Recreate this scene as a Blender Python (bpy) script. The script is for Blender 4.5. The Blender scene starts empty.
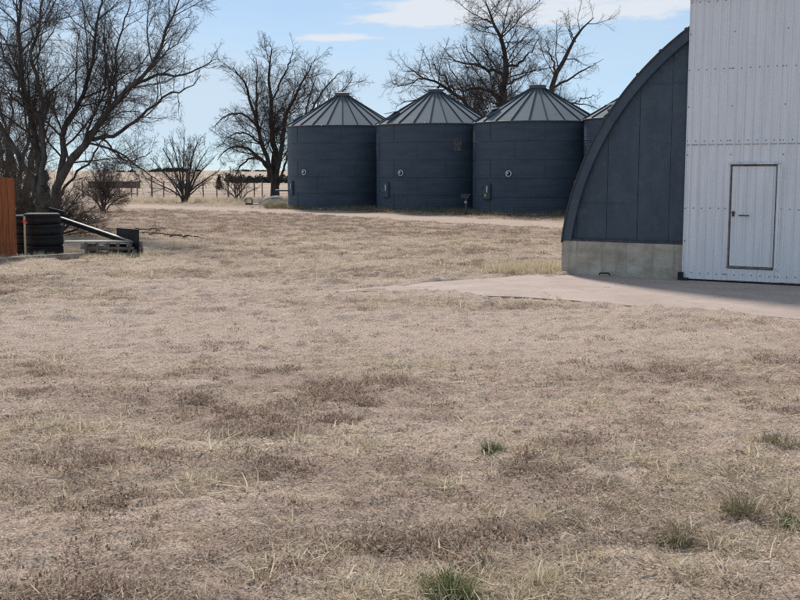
import bpy, bmesh, math, random
import numpy as np
from mathutils import Vector, Matrix

random.seed(11)
RNG = np.random.default_rng(7)
SC = bpy.context.scene
COL = SC.collection
R = math.radians

# ------------------------------------------------------------------ camera
F, CX, CY, HOR = 1060.0, 400.0, 300.0, 173.0
CAMZ = 2.0
TH = math.atan((CY - HOR) / F)
cam = bpy.data.cameras.new('camera')
cam.sensor_width = 36.0
cam.lens = 36.0 * F / 800.0
cam.clip_start = 0.1
cam.clip_end = 12000
cam_o = bpy.data.objects.new('camera', cam)
cam_o.location = (0, 0, CAMZ)
cam_o.rotation_euler = (math.pi / 2 - TH, 0, 0)
COL.objects.link(cam_o)
SC.camera = cam_o

# ------------------------------------------------------------------ light
SUN_EL = R(42.0)
SUN_DIR = Vector((-0.24, 0.97, 0)).normalized()          # horizontal direction towards the sun
to_sun = Vector((SUN_DIR.x * math.cos(SUN_EL), SUN_DIR.y * math.cos(SUN_EL), math.sin(SUN_EL)))
sun = bpy.data.lights.new('sun', 'SUN')
sun.energy = 2.25
sun.angle = R(9)
sun.color = (1.0, 0.915, 0.82)
sun_o = bpy.data.objects.new('sun', sun)
sun_o.rotation_euler = (-to_sun).to_track_quat('-Z', 'Y').to_euler()
sun_o.location = (0, 0, 60)
COL.objects.link(sun_o)
SC.view_settings.view_transform = 'Standard'
SC.view_settings.look = 'None'
SC.view_settings.gamma = 1
SC.view_settings.exposure = 1.13
SC.view_settings.use_curve_mapping = False

SC.render.engine = 'CYCLES'
SC.cycles.use_denoising = False
SC.cycles.pixel_filter_type = 'BLACKMAN_HARRIS'
SC.cycles.filter_width = 1.15

W = bpy.data.worlds.new('World')
SC.world = W
W.use_nodes = True
wt = W.node_tree
wt.nodes.clear()


def nd(t, kind, **kw):
    n = t.nodes.new(kind)
    for k, v in kw.items():
        if k == 'inp':
            for i, x in v.items():
                n.inputs[i].default_value = x
        else:
            setattr(n, k, v)
    return n


def math_n(t, op, a, b=None, clamp=False):
    n = t.nodes.new('ShaderNodeMath')
    n.operation = op
    n.use_clamp = clamp
    for i, x in enumerate((a, b)):
        if x is None:
            continue
        if isinstance(x, (int, float)):
            n.inputs[i].default_value = x
        else:
            t.links.new(x, n.inputs[i])
    return n.outputs[0]


def maprange(t, v, a, b, c=0.0, d=1.0, smooth=True):
    n = t.nodes.new('ShaderNodeMapRange')
    n.interpolation_type = 'SMOOTHSTEP' if smooth else 'LINEAR'
    t.links.new(v, n.inputs['Value'])
    n.inputs['From Min'].default_value = a
    n.inputs['From Max'].default_value = b
    n.inputs['To Min'].default_value = c
    n.inputs['To Max'].default_value = d
    return n.outputs['Result']


def mixc(t, fac, a, b, mode='MIX'):
    n = t.nodes.new('ShaderNodeMix')
    n.data_type = 'RGBA'
    n.blend_type = mode
    if isinstance(fac, (int, float)):
        n.inputs['Factor'].default_value = fac
    else:
        t.links.new(fac, n.inputs['Factor'])
    for s, x in (('A', a), ('B', b)):
        i = [q for q in n.inputs if q.name == s and q.type == 'RGBA'][0]
        if isinstance(x, tuple):
            i.default_value = (x[0], x[1], x[2], 1)
        else:
            t.links.new(x, i)
    return [o for o in n.outputs if o.type == 'RGBA'][0]


def noise(t, vec, scale, detail=4, rough=0.55, lac=2.0, dist=0.0):
    n = t.nodes.new('ShaderNodeTexNoise')
    n.inputs['Scale'].default_value = scale
    n.inputs['Detail'].default_value = detail
    n.inputs['Roughness'].default_value = rough
    n.inputs['Lacunarity'].default_value = lac
    n.inputs['Distortion'].default_value = dist
    if vec is not None:
        t.links.new(vec, n.inputs['Vector'])
    return n.outputs['Fac']


def mapping(t, vec, scale=(1, 1, 1), loc=(0, 0, 0)):
    n = t.nodes.new('ShaderNodeMapping')
    n.inputs['Scale'].default_value = scale
    n.inputs['Location'].default_value = loc
    t.links.new(vec, n.inputs['Vector'])
    return n.outputs['Vector']


sky = nd(wt, 'ShaderNodeTexSky', sky_type='NISHITA')
sky.sun_disc = False
sky.sun_elevation = SUN_EL
sky.sun_rotation = math.atan2(SUN_DIR.x, SUN_DIR.y)
sky.altitude = 1500
sky.air_density = 1.0
sky.dust_density = 0.2
sky.ozone_density = 2.5
tc = nd(wt, 'ShaderNodeTexCoord')
sep = nd(wt, 'ShaderNodeSeparateXYZ')
wt.links.new(tc.outputs['Generated'], sep.inputs[0])
X, Z = sep.outputs['X'], sep.outputs['Z']
cv = mapping(wt, tc.outputs['Generated'], (5.5, 5.5, 26), (3.1, 1.7, 0.4))
n1 = noise(wt, cv, 2.6, 9, 0.62)
cv2 = mapping(wt, tc.outputs['Generated'], (2.0, 2.0, 7), (0.3, 5.1, 2.0))
n2 = noise(wt, cv2, 1.6, 6, 0.55)


def bump2(x0, z0, wx, wz):
    a = math_n(wt, 'DIVIDE', math_n(wt, 'SUBTRACT', X, x0), wx)
    b = math_n(wt, 'DIVIDE', math_n(wt, 'SUBTRACT', Z, z0), wz)
    r2 = math_n(wt, 'ADD', math_n(wt, 'MULTIPLY', a, a), math_n(wt, 'MULTIPLY', b, b))
    return math_n(wt, 'POWER', 2.718, math_n(wt, 'MULTIPLY', r2, -1.0))


cum = math_n(wt, 'ADD', bump2(0.16, 0.146, 0.15, 0.015), bump2(-0.055, 0.1225, 0.045, 0.004))
cum = math_n(wt, 'ADD', cum, math_n(wt, 'ADD', bump2(0.045, 0.150, 0.05, 0.013), math_n(wt, 'MULTIPLY', bump2(0.0, 0.139, 0.06, 0.005), 0.8)))
d1 = math_n(wt, 'ADD', math_n(wt, 'MULTIPLY', cum, 0.44), n1)
m1 = maprange(wt, d1, 0.64, 0.86)
glow = math_n(wt, 'ADD', bump2(-0.27, 0.085, 0.15, 0.05), math_n(wt, 'MULTIPLY', bump2(-0.16, 0.05, 0.12, 0.02), 0.5))
d2 = math_n(wt, 'ADD', math_n(wt, 'MULTIPLY', glow, 0.52), n2)
m2 = maprange(wt, d2, 0.25, 0.86, 0.36, 0.92)
tint = mixc(wt, maprange(wt, Z, 0.0, 0.13), (0.50, 0.65, 0.82), (0.71, 0.75, 0.78))
skyc = mixc(wt, 1.0, sky.outputs[0], tint, 'MULTIPLY')
c1 = mixc(wt, m2, skyc, (4.7, 5.7, 6.7))
c2 = mixc(wt, math_n(wt, 'MULTIPLY', m1, 0.9), c1, (6.0, 6.3, 6.7))
bg = nd(wt, 'ShaderNodeBackground')
bg.inputs['Strength'].default_value = 0.060
wt.links.new(c2, bg.inputs['Color'])
wo = nd(wt, 'ShaderNodeOutputWorld')
wt.links.new(bg.outputs[0], wo.inputs['Surface'])

# ------------------------------------------------------------------ helpers


def ray(x, y):
    u, v = (x - CX) / F, (y - CY) / F
    return np.array([u, math.cos(TH) - v * math.sin(TH), -math.sin(TH) - v * math.cos(TH)])


def at(x, y, Y):
    """point on the view ray of a photo pixel at world distance Y"""
    d = ray(x, y)
    return np.array([0, 0, CAMZ]) + d * (Y / d[1])


def gx(x, Y):
    return at(x, HOR, Y)[0]


def gnd(x, y):
    d = ray(x, y)
    return np.array([0, 0, CAMZ]) + d * (-CAMZ / d[2])


def hash2(ix, iy, seed):
    h = (ix * 374761393 + iy * 668265263 + seed * 2246822519) & 0xFFFFFFFF
    h = ((h ^ (h >> 13)) * 1274126177) & 0xFFFFFFFF
    h = h ^ (h >> 16)
    return (h & 0xFFFF) / 65535.0


def vnoise(x, y, seed=0):
    ix = np.floor(x).astype(np.int64)
    iy = np.floor(y).astype(np.int64)
    fx, fy = x - ix, y - iy
    fx = fx * fx * (3 - 2 * fx)
    fy = fy * fy * (3 - 2 * fy)
    a, b = hash2(ix, iy, seed), hash2(ix + 1, iy, seed)
    c, d = hash2(ix, iy + 1, seed), hash2(ix + 1, iy + 1, seed)
    return (a * (1 - fx) + b * fx) * (1 - fy) + (c * (1 - fx) + d * fx) * fy


def fbm(x, y, seed=0, oct=4):
    s, a, t = 0.0, 0.5, 0.0
    for i in range(oct):
        s = s + a * vnoise(x * 2 ** i + 17.3 * i, y * 2 ** i + 9.1 * i, seed + i)
        t += a
        a *= 0.5
    return s / t


def sstep(a, b, x):
    t = np.clip((x - a) / (b - a), 0, 1)
    return t * t * (3 - 2 * t)


# shed frame
A0 = gnd(561, 274)
PHI = R(31)
EV = np.array([math.cos(PHI), -math.sin(PHI), 0])       # along the end wall, to the right
BV = np.array([math.sin(PHI), math.cos(PHI), 0])        # backwards into the shed
RAD = 5.60

SLAB = [gnd(*p)[:2] for p in [(338, 292), (400, 285), (470, 280), (540, 276)]] + \
       [(A0 + EV * 0.4 + BV * 0.3)[:2], (A0 + EV * 13 + BV * 0.3)[:2], (A0 + EV * 13 - BV * 4.6)[:2]] + \
       [gnd(*p)[:2] for p in [(800, 320), (720, 314), (650, 308), (570, 301), (500, 297), (440, 293), (400, 292)]]
SLAB = np.array(SLAB)


def in_slab_dist(x, y):
    """signed distance to the slab outline, positive inside"""
    n = len(SLAB)
    dmin = np.full(np.shape(x), 1e9)
    ins = np.zeros(np.shape(x), bool)
    for i in range(n):
        ax, ay = SLAB[i]
        bx, by = SLAB[(i + 1) % n]
        ex, ey = bx - ax, by - ay
        t = np.clip(((x - ax) * ex + (y - ay) * ey) / (ex * ex + ey * ey), 0, 1)
        dmin = np.minimum(dmin, np.hypot(x - ax - t * ex, y - ay - t * ey))
        if abs(by - ay) > 1e-9:
            c = ((ay > y) != (by > y)) & (x < (bx - ax) * (y - ay) / (by - ay) + ax)
            ins ^= c
    return np.where(ins, dmin, -dmin)


TRK = [(-60, 80.5), (-18.0, 66.8), (-3.5, 53.5), (6.2, 41.2), (13, 33.5), (30, 16)]


def track_dist(x, y):
    d = np.full(np.shape(x), 1e9)
    for (ax, ay), (bx, by) in zip(TRK[:-1], TRK[1:]):
        ex, ey = bx - ax, by - ay
        t = np.clip(((x - ax) * ex + (y - ay) * ey) / (ex * ex + ey * ey), 0, 1)
        d = np.minimum(d, np.hypot(x - ax - t * ex, y - ay - t * ey))
    return d


def terrain(x, y):
    x = np.asarray(x, float)
    y = np.asarray(y, float)
    z = -2.0 * sstep(95, 270, y) + 12.0 * sstep(700, 3800, y)
    return z


def height(x, y):
    x = np.asarray(x, float)
    y = np.asarray(y, float)
    z = terrain(x, y)
    r = np.hypot(x, y)
    near = 1 - sstep(60, 90, r)
    mid = 1 - sstep(22, 40, r)
    h = 0.075 * (fbm(x * 0.45, y * 0.6, 3, 2) - 0.5)
    h = h + mid * 0.036 * (fbm(x * 2.1, y * 2.6, 5, 3) - 0.5)
    h = h + mid * 0.040 * (fbm(x * 7.0, y * 8.0, 9, 2) - 0.5)
    clod = vnoise(x * 11, y * 11, 21)
    h = h + mid * 0.034 * sstep(0.60, 0.95, clod) + mid * 0.03 * sstep(0.55, 0.9, vnoise(x * 5.2 + 3, y * 6.5, 22)) * vnoise(x * 1.1, y * 1.4, 23)
    sd = in_slab_dist(x, y)
    band = sstep(12.5, 16, y) * (1 - sstep(30, 36, y)) * sstep(0.1, 1.3, -sd)
    h = h + band * 0.06 * sstep(0.52, 0.85, fbm(x * 1.5, y * 2.6, 24, 3)) + band * 0.03 * sstep(0.6, 0.9, vnoise(x * 4.5, y * 5.5, 25))
    wob = (0.5 + 0.8 * (1 - sstep(0, 4, x))) * (fbm(x * 1.3, y * 1.3, 33, 3) - 0.5)
    k = sstep(-0.05, 0.35, sd + wob)
    h = h * (1 - k) - 0.06 * k
    h = h + 0.045 * np.exp(-((sd + wob) / 0.16) ** 2) * fbm(x * 3, y * 3, 35, 2)
    td = track_dist(x, y)
    kt = 1 - sstep(1.5, 2.5, td)
    h = h * (1 - 0.7 * kt) - 0.03 * kt
    return z + h * near


MATS = {}


def newmat(name):
    m = bpy.data.materials.new(name)
    m.use_nodes = True
    t = m.node_tree
    b = t.nodes['Principled BSDF']
    MATS[name] = m
    return m, t, b


def simple(name, col, rough=0.8, var=0.25, scale=6.0, metal=0.0, bump=0.0, spec=0.35, stretch=(1, 1, 1), dirt=None, dirtscale=2.0):
    m, t, b = newmat(name)
    tcn = nd(t, 'ShaderNodeTexCoord')
    v = mapping(t, tcn.outputs['Object'], stretch)
    n = noise(t, v, scale, 6, 0.6)
    oi = nd(t, 'ShaderNodeObjectInfo')
    f = maprange(t, n, 0.3, 0.7, 1 - var, 1 + var)
    f2 = math_n(t, 'MULTIPLY', f, maprange(t, oi.outputs['Random'], 0, 1, 1 - var * 0.4, 1 + var * 0.4, False))
    g = nd(t, 'ShaderNodeCombineColor')
    for i in range(3):
        t.links.new(f2, g.inputs[i])
    c = mixc(t, 1.0, col, g.outputs[0], 'MULTIPLY')
    if dirt:
        dn = noise(t, tcn.outputs['Object'], dirtscale, 8, 0.65)
        c = mixc(t, maprange(t, dn, 0.50, 0.72, 0, 0.75), c, dirt)
    t.links.new(c, b.inputs['Base Color'])
    b.inputs['Roughness'].default_value = rough
    b.inputs['Metallic'].default_value = metal
    b.inputs['Specular IOR Level'].default_value = spec
    if bump:
        bn = nd(t, 'ShaderNodeBump')
        bn.inputs['Strength'].default_value = bump
        bn.inputs['Distance'].default_value = 0.02
        t.links.new(noise(t, v, scale * 6, 5, 0.6), bn.inputs['Height'])
        t.links.new(bn.outputs[0], b.inputs['Normal'])
    return m


def mesh_arrays(name, verts, faces, smooth=False):
    """verts (M,3), faces (Q,n) arrays -> mesh"""
    me = bpy.data.meshes.new(name)
    verts = np.asarray(verts, np.float32)
    faces = np.asarray(faces, np.int32)
    q, k = faces.shape
    me.vertices.add(len(verts))
    me.vertices.foreach_set('co', verts.ravel())
    me.loops.add(q * k)
    me.loops.foreach_set('vertex_index', faces.ravel())
    me.polygons.add(q)
    me.polygons.foreach_set('loop_start', np.arange(0, q * k, k, dtype=np.int32))
    me.polygons.foreach_set('loop_total', np.full(q, k, np.int32))
    me.polygons.foreach_set('use_smooth', np.full(q, bool(smooth)))
    me.update(calc_edges=True)
    me.validate()
    return me


def link(name, me, m=None, parent=None, loc=None, rot=None):
    o = bpy.data.objects.new(name, me)
    COL.objects.link(o)
    if m is not None and me is not None and len(me.materials) == 0:
        me.materials.append(m if not isinstance(m, str) else MATS[m])
    if parent is not None:
        o.parent = parent
    if loc is not None:
        o.location = loc
    if rot is not None:
        o.rotation_euler = rot
    return o


def tag(o, label=None, cat=None, group=None, kind=None):
    if label:
        o['label'] = label
    if cat:
        o['category'] = cat
    if group:
        o['group'] = group
    if kind:
        o['kind'] = kind
    return o


def empty(name, loc, rz=0.0):
    o = bpy.data.objects.new(name, None)
    COL.objects.link(o)
    o.location = loc
    o.rotation_euler = (0, 0, rz)
    o.empty_display_size = 0.2
    return o


def copy_tree(o, parent=None):
    c = o.copy()
    COL.objects.link(c)
    c.parent = parent
    for ch in list(o.children):
        copy_tree(ch, c)
    return c


def bm_mesh(bm, name, smooth=False):
    me = bpy.data.meshes.new(name)
    bmesh.ops.recalc_face_normals(bm, faces=bm.faces)
    if smooth:
        for f in bm.faces:
            f.smooth = True
    bm.to_mesh(me)
    bm.free()
    return me


def add_box(bm, c, s, rot=None, bev=0.0):
    g = bmesh.ops.create_cube(bm, size=1.0)
    vs = g['verts']
    M = Matrix.Translation(Vector(c)) @ (rot.to_4x4() if rot else Matrix.Identity(4)) @ Matrix.Diagonal((s[0], s[1], s[2], 1))
    bmesh.ops.transform(bm, matrix=M, verts=vs)
    if bev:
        es = set()
        for v in vs:
            for e in v.link_edges:
                es.add(e)
        bmesh.ops.bevel(bm, geom=list(es), offset=bev, segments=1, affect='EDGES')


def box_mesh(name, c, s, rot=None, bev=0.0):
    bm = bmesh.new()
    add_box(bm, c, s, rot, bev)
    return bm_mesh(bm, name)


def add_cyl(bm, p0, p1, r0, r1=None, seg=10):
    r1 = r0 if r1 is None else r1
    p0, p1 = Vector(p0), Vector(p1)
    d = p1 - p0
    q = d.to_track_quat('Z', 'Y')
    g = bmesh.ops.create_cone(bm, cap_ends=True, segments=seg, radius1=r0, radius2=r1, depth=d.length)
    bmesh.ops.transform(bm, matrix=Matrix.Translation((p0 + p1) / 2) @ q.to_matrix().to_4x4(), verts=g['verts'])


def lathe_arrays(prof, seg):
    prof = np.asarray(prof, float)
    k = len(prof)
    a = np.linspace(0, 2 * np.pi, seg, endpoint=False)
    v = np.stack([np.outer(np.cos(a), prof[:, 0]), np.outer(np.sin(a), prof[:, 0]), np.tile(prof[:, 1], (seg, 1))], -1).reshape(-1, 3)
    i, j = np.meshgrid(np.arange(seg), np.arange(k - 1), indexing='ij')
    i2 = (i + 1) % seg
    f = np.stack([i * k + j, i2 * k + j, i2 * k + j + 1, i * k + j + 1], -1).reshape(-1, 4)
    return v, f


# ------------------------------------------------------------------ materials
# ground
m, t, b = newmat('soil')
geo = nd(t, 'ShaderNodeNewGeometry')
P = geo.outputs['Position']
att = nd(t, 'ShaderNodeAttribute', attribute_name='zone')
asep = nd(t, 'ShaderNodeSeparateColor')
t.links.new(att.outputs['Color'], asep.inputs[0])
bare, straw, weed = asep.outputs[0], asep.outputs[1], asep.outputs[2]
nA = noise(t, P, 0.8, 5, 0.6)
nB = noise(t, P, 9.0, 6, 0.65)
nC = noise(t, P, 60.0, 5, 0.7)
nD = noise(t, mapping(t, P, (1, 1, 1), (31, 4, 0)), 24.0, 6, 0.7)
c = mixc(t, maprange(t, nA, 0.3, 0.7), (0.355, 0.264, 0.204), (0.43, 0.335, 0.268))
c = mixc(t, maprange(t, nB, 0.42, 0.68, 0, 0.6), c, (0.46, 0.375, 0.31))
c = mixc(t, math_n(t, 'MULTIPLY', maprange(t, nD, 0.53, 0.63), 0.75), c, (0.15, 0.112, 0.088))
c = mixc(t, math_n(t, 'MULTIPLY', weed, maprange(t, nB, 0.35, 0.6, 0.15, 0.75)), c, (0.26, 0.19, 0.155))
c = mixc(t, math_n(t, 'MULTIPLY', straw, maprange(t, nD, 0.35, 0.6, 0.1, 0.6)), c, (0.46, 0.385, 0.285))
c = mixc(t, math_n(t, 'MULTIPLY', bare, maprange(t, nB, 0.3, 0.6, 0.7, 0.95)), c, (0.43, 0.340, 0.280))
spk = maprange(t, nC, 0.34, 0.66, 0.5, 1.45)
g = nd(t, 'ShaderNodeCombineColor')
for i in range(3):
    t.links.new(spk, g.inputs[i])
c = mixc(t, 1.0, c, g.outputs[0], 'MULTIPLY')
t.links.new(c, b.inputs['Base Color'])
b.inputs['Roughness'].default_value = 0.95
b.inputs['Specular IOR Level'].default_value = 0.1
bn = nd(t, 'ShaderNodeBump')
bn.inputs['Strength'].default_value = 0.9
bn.inputs['Distance'].default_value = 0.03
nE = noise(t, P, 170.0, 4, 0.7)
spk2 = maprange(t, nE, 0.35, 0.65, 0.62, 1.36)
g = nd(t, 'ShaderNodeCombineColor')
for i in range(3):
    t.links.new(spk2, g.inputs[i])
c = mixc(t, 1.0, c, g.outputs[0], 'MULTIPLY')
t.links.new(c, b.inputs['Base Color'])
hh = math_n(t, 'ADD', math_n(t, 'MULTIPLY', nD, 0.7), math_n(t, 'MULTIPLY', nC, 0.35))
t.links.new(hh, bn.inputs['Height'])
t.links.new(bn.outputs[0], b.inputs['Normal'])

# slab concrete
m, t, b = newmat('slab_concrete')
geo = nd(t, 'ShaderNodeNewGeometry')
P = geo.outputs['Position']
n1_ = noise(t, P, 0.9, 6, 0.6)
n2_ = noise(t, P, 45, 5, 0.7)
n3_ = noise(t, P, 4.0, 7, 0.65)
c = mixc(t, maprange(t, n1_, 0.3, 0.7), (0.36, 0.285, 0.245), (0.44, 0.365, 0.322))
c = mixc(t, maprange(t, n3_, 0.52, 0.75, 0, 0.6), c, (0.30, 0.225, 0.18))
c = mixc(t, maprange(t, n2_, 0.45, 0.75, 0, 0.4), c, (0.22, 0.18, 0.15))
vo = nd(t, 'ShaderNodeTexVoronoi', feature='DISTANCE_TO_EDGE')
vo.inputs['Scale'].default_value = 0.42
wv = nd(t, 'ShaderNodeVectorMath', operation='ADD')
nzc = nd(t, 'ShaderNodeTexNoise')
nzc.inputs['Scale'].default_value = 2.5
nzc.inputs['Detail'].default_value = 6
t.links.new(P, nzc.inputs['Vector'])
sc_ = nd(t, 'ShaderNodeVectorMath', operation='SCALE')
sc_.inputs['Scale'].default_value = 0.5
t.links.new(nzc.outputs['Color'], sc_.inputs[0])
t.links.new(P, wv.inputs[0])
t.links.new(sc_.outputs[0], wv.inputs[1])
t.links.new(wv.outputs[0], vo.inputs['Vector'])
c = mixc(t, maprange(t, vo.outputs['Distance'], 0.002, 0.007, 0.4, 0.0), c, (0.13, 0.10, 0.085))
t.links.new(c, b.inputs['Base Color'])
b.inputs['Roughness'].default_value = 0.9
b.inputs['Specular IOR Level'].default_value = 0.2
bn = nd(t, 'ShaderNodeBump')
bn.inputs['Strength'].default_value = 0.4
bn.inputs['Distance'].default_value = 0.01
t.links.new(n2_, bn.inputs['Height'])
t.links.new(bn.outputs[0], b.inputs['Normal'])

# foundation concrete: board-formed, stained
m, t, b = newmat('foundation_concrete')
tcn = nd(t, 'ShaderNodeTexCoord')
O = tcn.outputs['Object']
n1_ = noise(t, mapping(t, O, (1, 1, 1.5)), 2.2, 7, 0.65)
n2_ = noise(t, O, 40, 5, 0.7)
n3_ = noise(t, mapping(t, O, (5, 5, 0.5)), 2.0, 5, 0.6)
c = mixc(t, maprange(t, n1_, 0.3, 0.72), (0.31, 0.275, 0.22), (0.54, 0.495, 0.42))
c = mixc(t, maprange(t, n3_, 0.48, 0.72, 0, 0.55), c, (0.24, 0.21, 0.175))
c = mixc(t, maprange(t, n2_, 0.5, 0.75, 0, 0.45), c, (0.19, 0.17, 0.15))
t.links.new(c, b.inputs['Base Color'])
b.inputs['Roughness'].default_value = 0.9
b.inputs['Specular IOR Level'].default_value = 0.2
bn = nd(t, 'ShaderNodeBump')
bn.inputs['Strength'].default_value = 0.5
bn.inputs['Distance'].default_value = 0.012
t.links.new(n2_, bn.inputs['Height'])
t.links.new(bn.outputs[0], b.inputs['Normal'])

# dark slate painted wall boards, with paint chips
m, t, b = newmat('slate_board')
tcn = nd(t, 'ShaderNodeTexCoord')
O = tcn.outputs['Object']
oi = nd(t, 'ShaderNodeObjectInfo')
n1_ = noise(t, mapping(t, O, (1, 1, 0.35)), 3.0, 6, 0.6)
n2_ = noise(t, O, 70, 4, 0.7)
n3_ = noise(t, mapping(t, O, (1, 1, 0.6)), 13, 8, 0.72)
c = mixc(t, maprange(t, n1_, 0.3, 0.7), (0.044, 0.065, 0.092), (0.065, 0.091, 0.123))
c = mixc(t, maprange(t, noise(t, O, 7, 8, 0.7), 0.46, 0.68, 0, 0.55), c, (0.095, 0.115, 0.135))
c = mixc(t, maprange(t, oi.outputs['Random'], 0, 1, 0, 0.3, False), c, (0.045, 0.058, 0.072))
c = mixc(t, maprange(t, n3_, 0.665, 0.72, 0, 0.7), c, (0.26, 0.28, 0.30))
t.links.new(c, b.inputs['Base Color'])
b.inputs['Roughness'].default_value = 0.62
b.inputs['Specular IOR Level'].default_value = 0.3
bn = nd(t, 'ShaderNodeBump')
bn.inputs['Strength'].default_value = 0.35
bn.inputs['Distance'].default_value = 0.01
t.links.new(n2_, bn.inputs['Height'])
t.links.new(bn.outputs[0], b.inputs['Normal'])

# white sheet metal with streaks
m, t, b = newmat('white_sheet')
geo = nd(t, 'ShaderNodeNewGeometry')
O = geo.outputs['Position']
oi = nd(t, 'ShaderNodeObjectInfo')
n1_ = noise(t, mapping(t, O, (9, 9, 0.35)), 2.0, 6, 0.6)
n2_ = noise(t, O, 1.1, 6, 0.6)
n3_ = noise(t, mapping(t, O, (1, 1, 0.4)), 20, 8, 0.75)
c = mixc(t, maprange(t, n1_, 0.35, 0.7), (0.80, 0.81, 0.83), (0.68, 0.685, 0.715))
c = mixc(t, maprange(t, n2_, 0.4, 0.75, 0, 0.35), c, (0.68, 0.66, 0.665))
c = mixc(t, maprange(t, oi.outputs['Random'], 0, 1, 0, 0.3, False), c, (0.71, 0.72, 0.75))
c = mixc(t, maprange(t, n3_, 0.68, 0.76, 0, 0.5), c, (0.33, 0.29, 0.27))
t.links.new(c, b.inputs['Base Color'])
b.inputs['Roughness'].default_value = 0.6
b.inputs['Specular IOR Level'].default_value = 0.2

# grain bin wall paint
m, t, b = newmat('bin_paint')
tcn = nd(t, 'ShaderNodeTexCoord')
O = tcn.outputs['Object']
oi = nd(t, 'ShaderNodeObjectInfo')
n1_ = noise(t, mapping(t, O, (0.5, 0.5, 2.2)), 1.2, 7, 0.62)
n2_ = noise(t, mapping(t, O, (0.3, 0.3, 9)), 2.5, 4, 0.6)
n3_ = noise(t, mapping(t, O, (6, 6, 0.3)), 1.4, 5, 0.6)
c = mixc(t, maprange(t, n1_, 0.3, 0.7), (0.039, 0.061, 0.089), (0.060, 0.089, 0.123))
c = mixc(t, maprange(t, n2_, 0.5, 0.72, 0, 0.4), c, (0.066, 0.076, 0.088))
c = mixc(t, maprange(t, n3_, 0.55, 0.75, 0, 0.4), c, (0.032, 0.039, 0.050))
c = mixc(t, maprange(t, oi.outputs['Random'], 0, 1, 0, 0.25, False), c, (0.044, 0.047, 0.060))
t.links.new(c, b.inputs['Base Color'])
b.inputs['Roughness'].default_value = 0.55
b.inputs['Specular IOR Level'].default_value = 0.3

# galvanised roof
m, t, b = newmat('galvanised')
tcn = nd(t, 'ShaderNodeTexCoord')
O = tcn.outputs['Object']
oi = nd(t, 'ShaderNodeObjectInfo')
n1_ = noise(t, O, 1.6, 6, 0.6)
n2_ = noise(t, O, 14, 5, 0.65)
c = mixc(t, maprange(t, n1_, 0.3, 0.7), (0.13, 0.155, 0.178), (0.185, 0.215, 0.242))
c = mixc(t, maprange(t, n2_, 0.5, 0.75, 0, 0.35), c, (0.10, 0.112, 0.122))
c = mixc(t, maprange(t, oi.outputs['Random'], 0, 1, 0, 0.35, False), c, (0.115, 0.132, 0.146))
t.links.new(c, b.inputs['Base Color'])
b.inputs['Metallic'].default_value = 0.12
t.links.new(maprange(t, n1_, 0.3, 0.7, 0.8, 0.95), b.inputs['Roughness'])
b.inputs['Specular IOR Level'].default_value = 0.1

simple('dark_metal', (0.055, 0.062, 0.070), 0.55, 0.3, 8, 0.2)
simple('seam_metal', (0.10, 0.115, 0.13), 0.6, 0.25, 5, 0.2)
simple('pad_concrete', (0.36, 0.34, 0.31), 0.9, 0.25, 4)
simple('pale_metal', (0.55, 0.57, 0.58), 0.5, 0.2, 8, 0.3)
simple('door_seal', (0.19, 0.168, 0.158), 0.9, 0.4, 9)
simple('gap_black', (0.025, 0.024, 0.026), 0.9, 0.3, 20)
simple('rubber', (0.010, 0.010, 0.012), 0.7, 0.35, 14, 0, 0.4)
simple('fence_red', (0.25, 0.075, 0.025), 0.7, 0.3, 3, 0, 0.4, stretch=(8, 8, 0.7))
simple('weathered_timber', (0.33, 0.29, 0.24), 0.9, 0.35, 5, 0, 0.8, stretch=(0.6, 6, 6), dirt=(0.10, 0.085, 0.07))
simple('pale_plank', (0.47, 0.44, 0.38), 0.85, 0.25, 5, 0, 0.5, stretch=(0.6, 6, 6))
simple('stake_wood', (0.62, 0.52, 0.34), 0.85, 0.15, 6)
simple('flag_pink', (0.80, 0.10, 0.13), 0.7, 0.1, 6)
simple('black_steel', (0.016, 0.017, 0.020), 0.55, 0.4, 6, 0.2, 0.2, dirt=(0.06, 0.04, 0.03))
simple('grey_steel', (0.33, 0.33, 0.32), 0.6, 0.3, 5, 0.2, dirt=(0.16, 0.12, 0.10))
simple('rust_wall', (0.17, 0.085, 0.065), 0.85, 0.25, 0.6)
simple('rust_roof', (0.24, 0.16, 0.135), 0.8, 0.25, 0.6)
simple('blue_wall', (0.07, 0.10, 0.16), 0.7, 0.2, 1)
simple('grey_roof', (0.22, 0.23, 0.25), 0.7, 0.2, 1)
simple('post_wood', (0.19, 0.145, 0.125), 0.9, 0.3, 5)
simple('wire', (0.11, 0.10, 0.09), 0.6, 0.2, 5)
simple('bark_dark', (0.062, 0.053, 0.047), 0.95, 0.45, 7, 0, 1.0, 0.1, (1, 1, 0.25))
simple('bark_grey', (0.095, 0.083, 0.074), 0.95, 0.45, 7, 0, 1.0, 0.1, (1, 1, 0.25))
simple('twig_dark', (0.085, 0.070, 0.062), 0.95, 0.3, 3, 0, 0, 0.1)
simple('twig_olive', (0.105, 0.090, 0.076), 0.95, 0.3, 3, 0, 0, 0.1)
simple('twig_brown', (0.145, 0.108, 0.092), 0.95, 0.35, 2, 0, 0, 0.1)
simple('far_tree', (0.045, 0.045, 0.040), 0.95, 0.3, 0.3, 0, 0, 0.1)
simple('evergreen', (0.025, 0.034, 0.024), 0.95, 0.4, 1, 0, 0, 0.1)
simple('rock', (0.46, 0.38, 0.32), 0.95, 0.3, 20, 0, 0.5, 0.1)
simple('tarp', (0.20, 0.22, 0.215), 0.7, 0.25, 2)


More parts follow.
